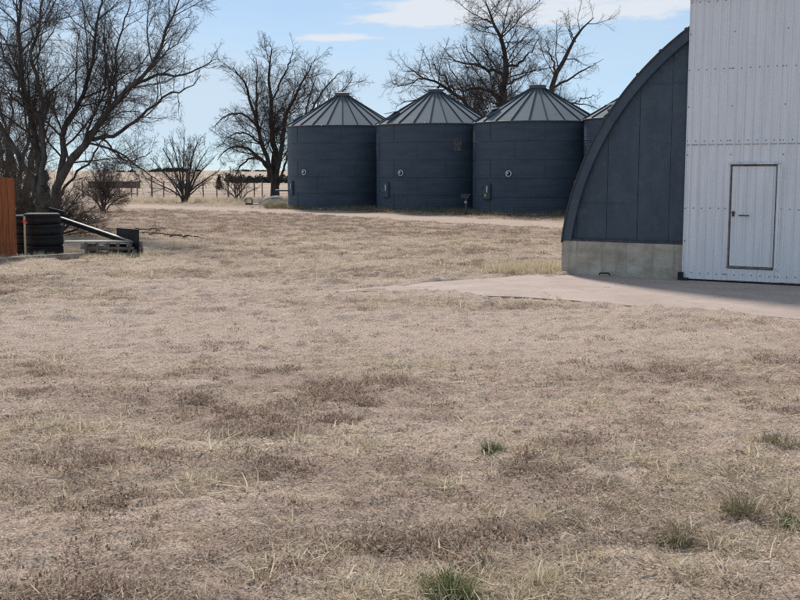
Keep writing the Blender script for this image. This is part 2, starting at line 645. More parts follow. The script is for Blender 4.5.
def blade_mat(name, cols, trans=0.25):
    m, t, b = newmat(name)
    at_ = nd(t, 'ShaderNodeAttribute', attribute_name='tone')
    oi = nd(t, 'ShaderNodeObjectInfo')
    f = math_n(t, 'FRACT', math_n(t, 'ADD', at_.outputs['Fac'], math_n(t, 'MULTIPLY', oi.outputs['Random'], 0.37)))
    cr = nd(t, 'ShaderNodeValToRGB')
    cr.color_ramp.interpolation = 'LINEAR'
    el = cr.color_ramp.elements
    while len(el) < len(cols):
        el.new(0.5)
    for i, c_ in enumerate(cols):
        el[i].position = i / (len(cols) - 1)
        el[i].color = (c_[0], c_[1], c_[2], 1)
    t.links.new(f, cr.inputs[0])
    t.links.new(cr.outputs[0], b.inputs['Base Color'])
    b.inputs['Roughness'].default_value = 0.85
    b.inputs['Specular IOR Level'].default_value = 0.15
    tr = nd(t, 'ShaderNodeBsdfTranslucent')
    t.links.new(cr.outputs[0], tr.inputs[0])
    mx = nd(t, 'ShaderNodeMixShader')
    mx.inputs[0].default_value = trans
    t.links.new(b.outputs[0], mx.inputs[1])
    t.links.new(tr.outputs[0], mx.inputs[2])
    t.links.new(mx.outputs[0], t.nodes['Material Output'].inputs['Surface'])
    return m


blade_mat('straw', [(0.42, 0.34, 0.23), (0.70, 0.61, 0.44), (0.82, 0.75, 0.58), (0.56, 0.47, 0.33), (0.36, 0.28, 0.19)], 0.42)
blade_mat('litter', [(0.22, 0.165, 0.13), (0.54, 0.45, 0.36), (0.76, 0.68, 0.55), (0.40, 0.31, 0.245), (0.11, 0.08, 0.062), (0.46, 0.37, 0.29)], 0.4)
blade_mat('weed', [(0.135, 0.092, 0.07), (0.31, 0.225, 0.175), (0.60, 0.50, 0.40), (0.22, 0.15, 0.115), (0.46, 0.34, 0.265)], 0.4)
blade_mat('green', [(0.045, 0.085, 0.022), (0.08, 0.13, 0.035), (0.13, 0.175, 0.055), (0.06, 0.10, 0.025), (0.09, 0.12, 0.04), (0.42, 0.36, 0.22)], 0.3)
blade_mat('olive', [(0.10, 0.10, 0.05), (0.16, 0.15, 0.08), (0.40, 0.34, 0.22), (0.12, 0.105, 0.06), (0.30, 0.25, 0.16)], 0.25)

# ------------------------------------------------------------------ ground


def spaced(segs):
    out = [segs[0][0]]
    for a, b_, st in segs:
        n = max(1, int(round((b_ - a) / st)))
        out += list(np.linspace(a, b_, n + 1)[1:])
    return np.array(out)


def geom(a, b_, n):
    return list(a * (b_ / a) ** (np.arange(1, n + 1) / n))


ys = np.concatenate([spaced([(-60, -4, 8), (-4, 3, 0.5), (3, 12, 0.04), (12, 22, 0.065), (22, 34, 0.14), (34, 90, 0.5)]), geom(90, 6500, 46)])
xr = np.concatenate([spaced([(0, 4.2, 0.045), (4.2, 9, 0.09), (9, 20, 0.3), (20, 60, 1.2)]), geom(60, 4500, 24)])
xs = np.concatenate([-xr[:0:-1], xr])
GX, GY = np.meshgrid(xs, ys)
GZ = height(GX, GY)
nx, ny = len(xs), len(ys)
V = np.stack([GX, GY, GZ], -1).reshape(-1, 3)
ii, jj = np.meshgrid(np.arange(ny - 1), np.arange(nx - 1), indexing='ij')
Q = np.stack([ii * nx + jj, ii * nx + jj + 1, (ii + 1) * nx + jj + 1, (ii + 1) * nx + jj], -1).reshape(-1, 4)
gme = mesh_arrays('ground', V, Q, True)


def zones(x, y):
    """bare soil, straw litter, dark weed cover (each 0..1)"""
    td = track_dist(x, y)
    bare_ = (1 - sstep(1.4, 2.3, td + 0.9 * (fbm(x * 0.8, y * 0.8, 51, 3) - 0.5))) * sstep(20, 28, y)
    sd = in_slab_dist(x, y)
    # sandy apron in front of the slab and wheel-worn bare patches
    ap = sstep(0.42, 0.54, fbm(x * 0.30 + 3, y * 0.75, 61, 4)) * sstep(10, 13, y) * (1 - sstep(19, 23, y)) * 0.8
    ap2 = np.exp(-((x - 2.2) / 2.7) ** 4 - ((y - 12.9) / 1.25) ** 2) * 0.95
    ap3 = (1 - sstep(0.0, 1.3, np.abs(sd))) * 0.7
    bare_ = np.clip(np.maximum.reduce([bare_, ap, ap2, ap3]), 0, 1)
    w = sstep(0.49, 0.57, fbm(x * 0.85 + 7, y * 1.7 + 2, 71, 5)) * (1 - sstep(14, 19, y)) * 0.85
    w = np.maximum(w, sstep(0.22, 0.52, fbm(x * 0.25, y * 0.3, 73, 4)) * sstep(30, 36, y) * (1 - sstep(70, 78, y)))
    w = np.maximum(w, sstep(0.49, 0.60, fbm(x * 0.9 + 9, y * 1.5 + 5, 77, 4)) * 0.9 * (1 - sstep(40, 50, y)) * sstep(12, 16, y))
    w = w * (1 - 0.85 * bare_)
    s = sstep(0.50, 0.64, fbm(x * 0.6 + 1, y * 0.9 + 8, 81, 5)) * 0.8
    s = np.maximum(s, sstep(17, 21, y) * (1 - sstep(31, 36, y)) * 0.65)
    s = np.maximum(s, (1 - sstep(5.5, 8.5, y)) * sstep(-0.6, 1.6, x) * 0.5)
    s = np.maximum(s, sstep(95, 120, y) * (0.45 + 0.5 * fbm(x * 0.01, y * 0.01, 91, 3)))
    w = np.maximum(w, sstep(74, 80, y) * (1 - 0.55 * sstep(105, 160, y)) * (0.55 + 0.4 * fbm(x * 0.1, y * 0.1, 78, 3)))
    s = s * (1 - bare_) * (1 - 0.6 * w) * (1 - 0.75 * sstep(35, 41, y) * (1 - sstep(64, 72, y)))
    return bare_, s, w


zb, zs, zw = zones(V[:, 0], V[:, 1])
ca = gme.color_attributes.new('zone', 'FLOAT_COLOR', 'POINT')
ca.data.foreach_set('color', np.stack([zb, zs, zw, np.ones_like(zb)], -1).astype(np.float32).ravel())
ground = link('ground', gme, 'soil')
tag(ground, 'dry pinkish brown yard of bare soil and dead grass', kind='structure')

# concrete slab in front of the shed
pts = []
for i in range(len(SLAB)):
    a_, b_ = SLAB[i], SLAB[(i + 1) % len(SLAB)]
    n = max(2, int(np.linalg.norm(b_ - a_) / 0.12))
    for k in range(n):
        p = a_ + (b_ - a_) * k / n
        w_ = 0.14 * (fbm(np.array([p[0] * 2.0]), np.array([p[1] * 2.0]), 44, 3)[0] - 0.5)
        pts.append((p[0] + w_, p[1] + w_ * 1.4))
bm = bmesh.new()
top = [bm.verts.new((x, y, 0.015)) for x, y in pts]
bot = [bm.verts.new((x, y, -0.14)) for x, y in pts]
bm.faces.new(top)
for i in range(len(top)):
    k = (i + 1) % len(top)
    bm.faces.new((top[i], bot[i], bot[k], top[k]))
slab = link('pavement', bm_mesh(bm, 'pavement'), 'slab_concrete')
tag(slab, 'pale worn concrete apron in front of the arched shed', kind='structure')

# ------------------------------------------------------------------ shed
shed = empty('arched_shed', tuple(A0), -PHI)
tag(shed, 'dark slate arched shed with white ribbed metal front on concrete footing', 'shed')
# local frame of the shed: x along end wall, y backwards, z up
LEN = 20.0
HB = 0.68
D0, D1 = 2.46, 8.80      # white front
DH = 5.12


def shed_part(name, me, m_, parent=shed, loc=None, rot=None):
    return link(name, me, m_, parent, loc, rot)


# foundation: front pieces and side walls, slightly uneven top
def footing(name, x0, x1, y0, y1, h):
    bm = bmesh.new()
    add_box(bm, ((x0 + x1) / 2, (y0 + y1) / 2, h / 2 - 0.15), (x1 - x0, y1 - y0, h + 0.3), bev=0.012)
    return shed_part(name, bm_mesh(bm, name), 'foundation_concrete')


footing('foundation_wall', 0, D0 + 0.1, 0, 0.25, HB)
footing('foundation_wall', D1 - 0.1, 2 * RAD, 0, 0.25, HB)
footing('foundation_wall', 0, 0.25, 0.252, LEN, HB - 0.004)
footing('foundation_wall', 2 * RAD - 0.25, 2 * RAD, 0.252, LEN, HB - 0.004)
footing('foundation_wall', 0.252, 2 * RAD - 0.252, LEN - 0.25, LEN - 0.002, HB - 0.008)

# end wall boards following the arch
RI = RAD - 0.17
bw = 0.612
k = 0
x = 0.29
YW = 0.06
while x < 2 * RAD - 0.3:
    x1 = min(x + bw, 2 * RAD - 0.12)
    segs = 8
    prof = []
    for q in range(segs + 1):
        s_ = x + 0.004 + (x1 - x - 0.008) * q / segs
        prof.append((s_, math.sqrt(max(0.0, (RI + 0.06) ** 2 - (s_ - RAD) ** 2))))
    dy = random.uniform(-0.006, 0.006)
    bm = bmesh.new()
    zb_ = HB + 0.03
    fr = [bm.verts.new((s_, YW + dy, max(z_, zb_ + 0.01))) for s_, z_ in prof]
    bk = [bm.verts.new((s_, YW + dy + 0.03, max(z_, zb_ + 0.01))) for s_, z_ in prof]
    f0 = bm.verts.new((prof[0][0], YW + dy, zb_))
    f1 = bm.verts.new((prof[-1][0], YW + dy, zb_))
    b0 = bm.verts.new((prof[0][0], YW + dy + 0.03, zb_))
    b1 = bm.verts.new((prof[-1][0], YW + dy + 0.03, zb_))
    bm.faces.new([f0] + fr + [f1])
    bm.faces.new([b0] + bk + [b1])
    bm.faces.new((f0, b0, bk[0], fr[0]))
    bm.faces.new((f1, fr[-1], bk[-1], b1))
    bm.faces.new((f0, f1, b1, b0))
    for q in range(segs):
        bm.faces.new((fr[q], bk[q], bk[q + 1], fr[q + 1]))
    shed_part('wall_panel', bm_mesh(bm, 'wall_panel'), 'slate_board')
    x = x1
    k += 1
# narrow left wedge panel between rim and the first board
bm = bmesh.new()
pr = []
for q in range(9):
    s_ = 0.16 + 0.125 * q / 8
    pr.append((s_, max(HB + 0.04, math.sqrt(max(0.0, (RI + 0.06) ** 2 - (s_ - RAD) ** 2)))))
vs = [bm.verts.new((s_, YW + 0.004, z_)) for s_, z_ in pr] + [bm.verts.new((pr[-1][0], YW + 0.004, HB + 0.03)), bm.verts.new((pr[0][0], YW + 0.004, HB + 0.03))]
f_ = bm.faces.new(vs)
ex = bmesh.ops.extrude_face_region(bm, geom=[f_])
bmesh.ops.translate(bm, vec=(0, 0.025, 0), verts=[v for v in ex['geom'] if isinstance(v, bmesh.types.BMVert)])
shed_part('wall_panel', bm_mesh(bm, 'wall_panel'), 'slate_board')
shed_part('lap_strip', box_mesh('lap_strip', (1.96, YW - 0.004, 3.66), (0.98, 0.012, 0.016)), 'slate_board')
shed_part('lap_strip', box_mesh('lap_strip', (0.82, YW - 0.004, 1.42), (0.9, 0.010, 0.010)), 'slate_board')
# base flashing strip on the footing
shed_part('base_flashing', box_mesh('base_flashing', (D0 / 2 + 0.06, 0.035, HB + 0.014), (D0 - 0.16, 0.09, 0.045), bev=0.006), 'dark_metal')


def arc_strip(r0, r1, y0, y1, a0, a1, n, name):
    """closed ring sector, radial r0..r1 and depth y0..y1"""
    a = np.linspace(a0, a1, n)
    vs_, fs_ = [], []
    for q in a:
        cx_, sz = math.cos(q), math.sin(q)
        for r_, y_ in ((r0, y0), (r1, y0), (r1, y1), (r0, y1)):
            vs_.append((RAD - r_ * cx_, y_, r_ * sz))
    for i in range(n - 1):
        for k_ in range(4):
            k2 = (k_ + 1) % 4
            fs_.append((i * 4 + k_, i * 4 + k2, (i + 1) * 4 + k2, (i + 1) * 4 + k_))
    fs_.append((0, 1, 2, 3))
    fs_.append(((n - 1) * 4 + 3, (n - 1) * 4 + 2, (n - 1) * 4 + 1, (n - 1) * 4))
    return mesh_arrays(name, vs_, fs_)


AB = math.asin((HB + 0.01) / RAD)
shed_part('arch_rim', arc_strip(RI, RAD + 0.004, -0.035, 0.055, AB, math.pi - AB, 72, 'arch_rim'), 'slate_board')
shed_part('rim_edge', arc_strip(RAD + 0.005, RAD + 0.035, -0.055, 0.08, AB - 0.01, math.pi - AB + 0.01, 72, 'rim_edge'), 'dark_metal')
# corrugated curved roof
a = np.linspace(AB, math.pi - AB, 60)
yy = np.linspace(0.08, LEN, 240)
rr = RAD - 0.03 + 0.025 * np.cos(yy * 2 * np.pi / 0.33)
AA, YY = np.meshgrid(a, yy, indexing='ij')
RR = np.tile(rr, (len(a), 1))
vv = np.stack([RAD - RR * np.cos(AA), YY, RR * np.sin(AA)], -1).reshape(-1, 3)
i_, j_ = np.meshgrid(np.arange(len(a) - 1), np.arange(len(yy) - 1), indexing='ij')
n_ = len(yy)
ff = np.stack([i_ * n_ + j_, (i_ + 1) * n_ + j_, (i_ + 1) * n_ + j_ + 1, i_ * n_ + j_ + 1], -1).reshape(-1, 4)
shed_part('roof', mesh_arrays('shed_roof', vv, ff, True), 'seam_metal')
# rear wall
bm = bmesh.new()
ps = [(RAD - (RI + 0.1) * math.cos(q), (RI + 0.1) * math.sin(q)) for q in np.linspace(AB, math.pi - AB, 40)]
f_ = bm.faces.new([bm.verts.new((p[0], LEN - 0.1, p[1])) for p in ps])
ex = bmesh.ops.extrude_face_region(bm, geom=[f_])
bmesh.ops.translate(bm, vec=(0, 0.06, 0), verts=[v for v in ex['geom'] if isinstance(v, bmesh.types.BMVert)])
shed_part('rear_wall', bm_mesh(bm, 'rear_wall'), 'slate_board')
# roof bolts along the rim
bm = bmesh.new()
for q in np.arange(AB + 0.1, math.pi - AB, 0.105):
    add_box(bm, (RAD - (RAD + 0.045) * math.cos(q), 0.01, (RAD + 0.045) * math.sin(q)), (0.05, 0.06, 0.035), Matrix.Rotation(q - math.pi / 2, 3, 'Y'))
o = shed_part('rim_bolts', bm_mesh(bm, 'rim_bolts'), 'dark_metal')
o['kind'] = 'stuff'

# white ribbed sheets: two tiers
YF = -0.075         # front face plane
MD = (3.26, 4.07, 0.30, 2.13)   # entry door x0 x1 z0 z1


def ribbed(x0, x1, z0, z1, name, pitch=0.1525, depth=0.026, phase=0.0):
    """sheet with narrow raised ribs, front at local y = 0, thickness 2 mm, x/z relative to x0,z0"""
    xs_, ys_ = [0.0], [0.0]
    w = x1 - x0
    xx = pitch * 0.5 + phase
    while xx < w - 0.02:
        xs_ += [xx - 0.022, xx - 0.010, xx + 0.010, xx + 0.022]
        ys_ += [0.0, -depth, -depth, 0.0]
        # slight stiffening swage midway
        xm = xx + pitch / 2
        if xm < w - 0.03:
            xs_ += [xm - 0.012, xm, xm + 0.012]
            ys_ += [0.0, -0.004, 0.0]
        xx += pitch
    xs_.append(w)
    ys_.append(0.0)
    o_ = np.argsort(xs_)
    xs_ = np.clip(np.array(xs_)[o_], 0, w)
    ys_ = np.array(ys_)[o_]
    n = len(xs_)
    v = []
    for dy in (0.0, 0.003):
        for z_ in (0.0, z1 - z0):
            for q in range(n):
                v.append((xs_[q], ys_[q] + dy, z_))
    f = []
    for q in range(n - 1):
        f.append((q, q + 1, n + q + 1, n + q))
        f.append((2 * n + q, 3 * n + q, 3 * n + q + 1, 2 * n + q + 1))
        f.append((q, 2 * n + q, 2 * n + q + 1, q + 1))
        f.append((n + q, n + q + 1, 3 * n + q + 1, 3 * n + q))
    f.append((0, n, 3 * n, 2 * n))
    f.append((n - 1, 3 * n - 1, 4 * n - 1, 2 * n - 1))
    return mesh_arrays(name, v, f)


front = shed_part('front_frame', box_mesh('front_frame', ((D0 + D1) / 2, -0.028, DH / 2 + 0.03), (D1 - D0 - 0.05, 0.055, DH - 0.10)), 'door_seal')
edges = [D0, 3.24]
while edges[-1] < D1 - 0.95:
    edges.append(edges[-1] + 0.915)
edges.append(D1)
Z0, ZM = 0.055, 2.55


def sheet(x0, x1, z0, z1, lay=0.0, phase=0.0):
    me = ribbed(x0, x1, z0, z1, 'cladding_sheet', phase=phase)
    o = link('cladding_sheet', me, 'white_sheet', front)
    o.location = (x0, YF - lay, z0)
    o.rotation_euler = (R(random.uniform(-0.06, 0.06)), 0, 0)
    return o


for e0, e1 in zip(edges[:-1], edges[1:]):
    lay = random.uniform(0, 0.003)
    sheet(e0, e1 + 0.03, ZM - 0.03, DH, 0.005 + lay)
    if e0 < MD[0] + 0.3 and e1 > MD[1] - 0.3 and e0 > D0 + 0.1:
        # the sheet with the door cut out of it
        sheet(e0, e1 + 0.03, MD[3] + 0.035, ZM, lay)
        sheet(e0, e1 + 0.03, Z0, MD[2] - 0.03, lay)
        sheet(MD[1] + 0.012, e1 + 0.03, MD[2] - 0.03, MD[3] + 0.035, lay)
    else:
        sheet(e0, e1 + 0.03, Z0 + random.uniform(-0.008, 0.008), ZM, lay)
# edge trims
link('edge_trim', box_mesh('edge_trim', (D0 - 0.004, YF + 0.03, DH / 2 + 0.04), (0.012, 0.11, DH - 0.06)), 'white_sheet', front)
link('edge_trim', box_mesh('edge_trim', (D1 + 0.036, YF + 0.03, DH / 2 + 0.04), (0.012, 0.11, DH - 0.06)), 'white_sheet', front)
link('top_trim', box_mesh('top_trim', ((D0 + D1) / 2, YF + 0.02, DH + 0.025), (D1 - D0 + 0.1, 0.16, 0.05), bev=0.006), 'grey_steel', front)
link('lap_trim', box_mesh('lap_trim', ((D0 + D1) / 2, YF - 0.004, ZM - 0.035), (D1 - D0 - 0.01, 0.020, 0.012)), 'grey_steel', front)
link('bottom_rail', box_mesh('bottom_rail', ((D0 + D1) / 2 + 0.02, -0.04, 0.062), (D1 - D0 - 0.06, 0.05, 0.05)), 'door_seal', front)
# screws
bm = bmesh.new()
for z_ in (0.16, 1.36, ZM + 0.03, 3.86, DH - 0.06):
    for e0, e1 in zip(edges[:-1], edges[1:]):
        n = int((e1 - e0) / 0.1525)
        for q in range(n + 1):
            xx = e0 + 0.012 + q * 0.1525
            if xx < e1 and not (z_ == 1.36 and MD[0] - 0.05 < xx < MD[1] + 0.05):
                add_box(bm, (xx + random.uniform(-0.008, 0.008), YF - 0.010, z_ + random.uniform(-0.006, 0.006)), (0.014, 0.014, 0.014))
    for e0 in edges[1:-1]:
        add_box(bm, (e0 - 0.04, YF - 0.010, z_), (0.014, 0.014, 0.014))
for z_ in (3.2, 4.5, 2.33, 0.75):
    for e0 in edges:
        if not (MD[0] - 0.1 < e0 < MD[1] + 0.1 and z_ < 2.2):
            add_box(bm, (e0 + 0.02, YF - 0.010, z_), (0.014, 0.014, 0.014))
o = link('screws', bm_mesh(bm, 'screws'), 'dark_metal', front)
o['kind'] = 'stuff'

# entry door
door = shed_part('entry_door', ribbed(MD[0] + 0.045, MD[1], MD[2] + 0.02, MD[3] - 0.01, 'entry_door', phase=0.02), 'white_sheet')
door.location = (MD[0] + 0.045, YF - 0.003, MD[2] + 0.02)
link('door_core', box_mesh('door_core', (0.38, 0.02, 0.90), (0.74, 0.022, 1.78)), 'gap_black', door)
link('drip_cap', box_mesh('drip_cap', (0.375, -0.028, 1.852), (0.86, 0.05, 0.035), bev=0.004), 'pale_metal', door)
link('hinge_strip', box_mesh('hinge_strip', (-0.024, -0.004, 0.905), (0.022, 0.03, 1.84)), 'door_seal', door)
link('bottom_sweep', box_mesh('bottom_sweep', (0.35, -0.012, -0.022), (0.80, 0.03, 0.020)), 'door_seal', door)
link('jamb_trim', box_mesh('jamb_trim', (0.771, -0.004, 0.905), (0.006, 0.03, 1.82)), 'seam_metal', door)
link('jamb_trim', box_mesh('jamb_trim', (0.815, -0.012, 0.905), (0.045, 0.02, 1.84)), 'white_sheet', door)
bm = bmesh.new()
add_cyl(bm, (0.15, -0.045, 0.92), (0.33, -0.045, 0.92), 0.010, seg=8)
add_cyl(bm, (0.16, -0.045, 0.92), (0.16, 0.0, 0.92), 0.009, seg=8)
add_cyl(bm, (0.32, -0.045, 0.92), (0.32, 0.0, 0.92), 0.009, seg=8)
link('handle', bm_mesh(bm, 'handle'), 'dark_metal', door)
bm = bmesh.new()
add_cyl(bm, (0.045, -0.05, 0.97), (0.045, 0.0, 0.97), 0.024, seg=12)
add_box(bm, (0.045, -0.02, 0.935), (0.03, 0.03, 0.07))
link('latch', bm_mesh(bm, 'latch'), 'dark_metal', door)

# small things at the foot of the shed
bm = bmesh.new()
add_box(bm, (0, 0, 0.09), (0.09, 0.10, 0.15), bev=0.01)
add_box(bm, (0.06, 0.0, 0.04), (0.16, 0.12, 0.05))
o = shed_part('door_guide', bm_mesh(bm, 'door_guide'), 'black_steel')
o.location = (D0 - 0.03, -0.10, 0.0)
bm = bmesh.new()
add_cyl(bm, (-0.11, 0, 0.015), (-0.09, 0, 0.05), 0.012, seg=6)
add_cyl(bm, (-0.09, 0, 0.05), (0.09, 0, 0.055), 0.014, seg=6)
add_cyl(bm, (0.09, 0, 0.055), (0.11, 0, 0.01), 0.012, seg=6)
hb = link('iron_bar', bm_mesh(bm, 'iron_bar'), 'black_steel')
p = A0 + EV * 0.95 - BV * 0.12
hb.location = (p[0], p[1], 0.02)
hb.rotation_euler = (0, 0, -PHI)
tag(hb, 'short bent black iron bar lying at the foot of the concrete footing', 'iron bar')

# ------------------------------------------------------------------ grain bins
BR = 3.2
HW = 4.55
RISE = 1.75


def make_bin():
    root = empty('grain_bin', (0, 0, 0))
    prof = []
    n = 0
    pitch = 0.108
    z = 0.10
    ring = 0
    while z < HW:
        rr_ = BR - 0.012 + 0.0050 * math.cos(z / pitch * 2 * math.pi) + 0.004 * ((int(z / 0.9)) % 2)
        prof.append((rr_, z))
        z += pitch / 4
    prof.append((BR - 0.012, HW))
    v, f = lathe_arrays(prof, 72)
    link('wall', mesh_arrays('bin_wall', v, f, True), 'bin_paint', root)
    v, f = lathe_arrays([(BR + 0.12, -0.25), (BR + 0.12, 0.07), (BR + 0.10, 0.09), (BR - 0.05, 0.10)], 48)
    link('concrete_pad', mesh_arrays('bin_pad', v, f), 'pad_concrete', root)
    for zr in (0.9, 1.8, 2.7, 3.6):
        v, f = lathe_arrays([(BR - 0.003, zr - 0.012), (BR + 0.004, zr - 0.012), (BR + 0.004, zr + 0.012), (BR - 0.003, zr + 0.012)], 72)
        link('ring_seam', mesh_arrays('bin_ring', v, f, True), 'bin_paint', root)
    # vertical sheet laps
    bm = bmesh.new()
    for r_ in range(5):
        for k_ in range(7):
            a_ = (k_ + (r_ % 2) * 0.5) * 2 * math.pi / 7 + 0.2
            add_box(bm, (BR * math.cos(a_), BR * math.sin(a_), 0.5 + r_ * 0.9 if r_ < 4 else 4.07), (0.007, 0.03, 0.86), Matrix.Rotation(a_, 3, 'Z'))
    o = link('sheet_laps', bm_mesh(bm, 'sheet_laps'), 'bin_paint', root)
    o['kind'] = 'stuff'
    # eave
    v, f = lathe_arrays([(BR - 0.02, HW - 0.06), (BR + 0.07, HW - 0.05), (BR + 0.09, HW - 0.01), (BR + 0.05, HW + 0.012)], 72)
    link('eave', mesh_arrays('bin_eave', v, f, True), 'seam_metal', root)
    # roof panels (24 wedges) and raised seams
    NP = 24
    ra, rb = BR + 0.08, 0.34
    za, zt = HW, HW + RISE
    da = math.pi / NP
    va = []
    for s_ in (-1, 1):
        for (r_, z_) in ((ra, za), (rb, zt)):
            va.append((r_ * math.cos(s_ * da), r_ * math.sin(s_ * da), z_))
    va = [va[0], va[2], va[3], va[1]]
    top_ = [(x, y, z) for x, y, z in va]
    bot_ = [(x, y, z - 0.012) for x, y, z in va]
    pme = mesh_arrays('roof_panel', top_ + bot_, [(0, 1, 2, 3), (7, 6, 5, 4), (0, 4, 5, 1), (1, 5, 6, 2), (2, 6, 7, 3), (3, 7, 4, 0)])
    pme.materials.append(MATS['galvanised'])
    bm = bmesh.new()
    L_ = math.hypot(ra - rb, zt - za)
    sl = math.atan2(zt - za, ra - rb)
    add_box(bm, ((ra + rb) / 2 + 0.0, 0, (za + zt) / 2 + 0.022), (L_, 0.035, 0.06), Matrix.Rotation(sl, 3, 'Y'))
    sme = bm_mesh(bm, 'roof_seam')
    sme.materials.append(simple('roof_rib_metal', (0.045, 0.052, 0.06), 0.95, 0.25, 5, 0, 0, 0.05))
    for k_ in range(NP):
        link('roof_panel', pme, None, root, rot=(0, 0, (k_ + 0.5) * 2 * math.pi / NP))
        link('roof_seam', sme, None, root, rot=(0, 0, k_ * 2 * math.pi / NP))
    v, f = lathe_arrays([(0.42, zt - 0.06), (0.40, zt + 0.05), (0.40, zt + 0.10), (0.44, zt + 0.11), (0.43, zt + 0.15), (0.2, zt + 0.19), (0.001, zt + 0.20)], 24)
    link('roof_cap', mesh_arrays('roof_cap', v, f), 'seam_metal', root)
    return root


def bin_fitting(root, ang_door, zd, ang_port, zp, hatch_a, lid=True):
    """door box, round port and roof hatch; angles measured from the bin's axis"""
    def on(a_, z_, off=0.0):
        return ((BR + off) * math.cos(a_), (BR + off) * math.sin(a_), z_)
    d = link('access_door', box_mesh('access_door', (0, 0, 0), (0.10, 0.60, 0.80), bev=0.015), 'bin_paint', root, on(ang_door, zd, 0.04), (0, 0, ang_door))
    link('door_latch', box_mesh('door_latch', (0.07, 0.13, 0.10), (0.04, 0.07, 0.32), bev=0.008), 'pale_metal', d)
    link('hinge', box_mesh('hinge', (0.06, -0.235, 0.18), (0.03, 0.03, 0.10)), 'dark_metal', d)
    link('hinge', box_mesh('hinge', (0.06, -0.235, -0.18), (0.03, 0.03, 0.10)), 'dark_metal', d)
    v, f = lathe_arrays([(0.10, 0.0), (0.155, 0.0), (0.155, 0.05), (0.12, 0.06), (0.105, 0.03)], 24)
    pr_ = link('inspection_port', mesh_arrays('inspection_port', v, f), 'pale_metal', root, on(ang_port, zp, 0.0), (0, math.pi / 2, ang_port))
    bm = bmesh.new()
    add_cyl(bm, (0, 0, 0.0), (0, 0, 0.035), 0.104, seg=20)
    link('port_glass', bm_mesh(bm, 'port_glass'), 'gap_black', pr_)
    bm = bmesh.new()
    add_box(bm, (-0.03, -0.05, 0.05), (0.10, 0.10, 0.03), bev=0.01)
    link('port_plate', bm_mesh(bm, 'port_plate'), 'pale_metal', pr_)
    # roof hatch
    sl = math.atan2(RISE, BR + 0.08 - 0.34)
    rm = 2.55
    zm = HW + RISE * (BR + 0.08 - rm) / (BR + 0.08 - 0.34)
    h = link('roof_hatch', box_mesh('roof_hatch', (0, 0, 0.05), (0.62, 0.50, 0.12), bev=0.015), 'galvanised', root,
             (rm * math.cos(hatch_a), rm * math.sin(hatch_a), zm), (0, sl, hatch_a))
    l = link('hatch_lid', box_mesh('hatch_lid', (0.33, 0, 0.0), (0.66, 0.56, 0.025), bev=0.006), 'galvanised', h, (-0.32, 0, 0.13), (0, -0.30 if lid else -0.02, 0))


BINS = [
    ((-3.32, 62.0), 'grain bin', 'leftmost dark slate grain bin, nearest the bare tree with the pale port', 1.02),
    ((1.92, 57.7), 'grain bin', 'second dark slate grain bin from the left, with a faded patch high on its wall', 1.0),
    ((6.86, 53.7), 'grain bin', 'third dark slate grain bin, nearest in full view, with yellow mark on its access box', 0.985),
    ((11.75, 49.6), 'grain bin', 'grain bin mostly hidden behind the arched shed', 0.985),
]
proto = make_bin()
bins = []
for i, (p, cat, lab, sc) in enumerate(BINS):
    o = proto if i == 0 else copy_tree(proto)
    o.location = (p[0], p[1], -0.02)
    o.scale = (1, 1, sc)
    o.rotation_euler = (0, 0, R((3, 8, 1, 5)[i]))
    tag(o, lab, 'grain bin', 'row of slate grain bins with pale cone roofs')
    bins.append(o)


def ang_for(i, px):
    """angle on bin i (local) whose surface shows at photo column px"""
    p, rz = BINS[i][0], bins[i].rotation_euler.z
    best = min(np.linspace(-math.pi, 0, 1440), key=lambda a_: abs(CX + F * (p[0] + BR * math.cos(a_)) / (p[1] + BR * math.sin(a_)) - px)
               + (1000 if (math.cos(a_) * -p[0] + math.sin(a_) * -p[1]) < BR else 0))
    return best - rz


bin_fitting(bins[0], ang_for(0, 292), 1.15, ang_for(0, 305), 2.02, R(-172))
bin_fitting(bins[1], ang_for(1, 386), 1.15, ang_for(1, 401), 2.02, R(-160))
bin_fitting(bins[2], ang_for(2, 486.5), 1.15, ang_for(2, 508), 2.02, R(-155))
bin_fitting(bins[3], ang_for(3, 600), 1.15, ang_for(3, 622), 2.02, R(-150))
# faded patch on the second bin, yellow mark on the third one's door, pipe on the first
a_ = ang_for(1, 457)
link('faded_patch', box_mesh('faded_patch', (0, 0, 0), (0.02, 0.42, 0.62)), simple('faded', (0.12, 0.11, 0.12), 0.8, 0.5, 7), bins[1], ((BR + 0.001) * math.cos(a_), (BR + 0.001) * math.sin(a_), 3.45), (0, 0, a_))
a_ = ang_for(2, 486.5)
bm = bmesh.new()
add_cyl(bm, (0, 0, 0), (0.02, 0, 0), 0.08, seg=12)
link('round_mark', bm_mesh(bm, 'round_mark'), simple('mark_yellow', (0.50, 0.36, 0.04), 0.7, 0.2), bins[2], ((BR + 0.09) * math.cos(a_), (BR + 0.09) * math.sin(a_), 0.95), (0, 0, a_))
a_ = ang_for(0, 288.2)
bm = bmesh.new()
add_cyl(bm, (0, 0, 0), (0.75, -0.35, 0.0), 0.05, seg=10)
link('outlet_pipe', bm_mesh(bm, 'outlet_pipe'), 'seam_metal', bins[0], ((BR - 0.05) * math.cos(a_), (BR - 0.05) * math.sin(a_), 1.0), (0, 0, a_))

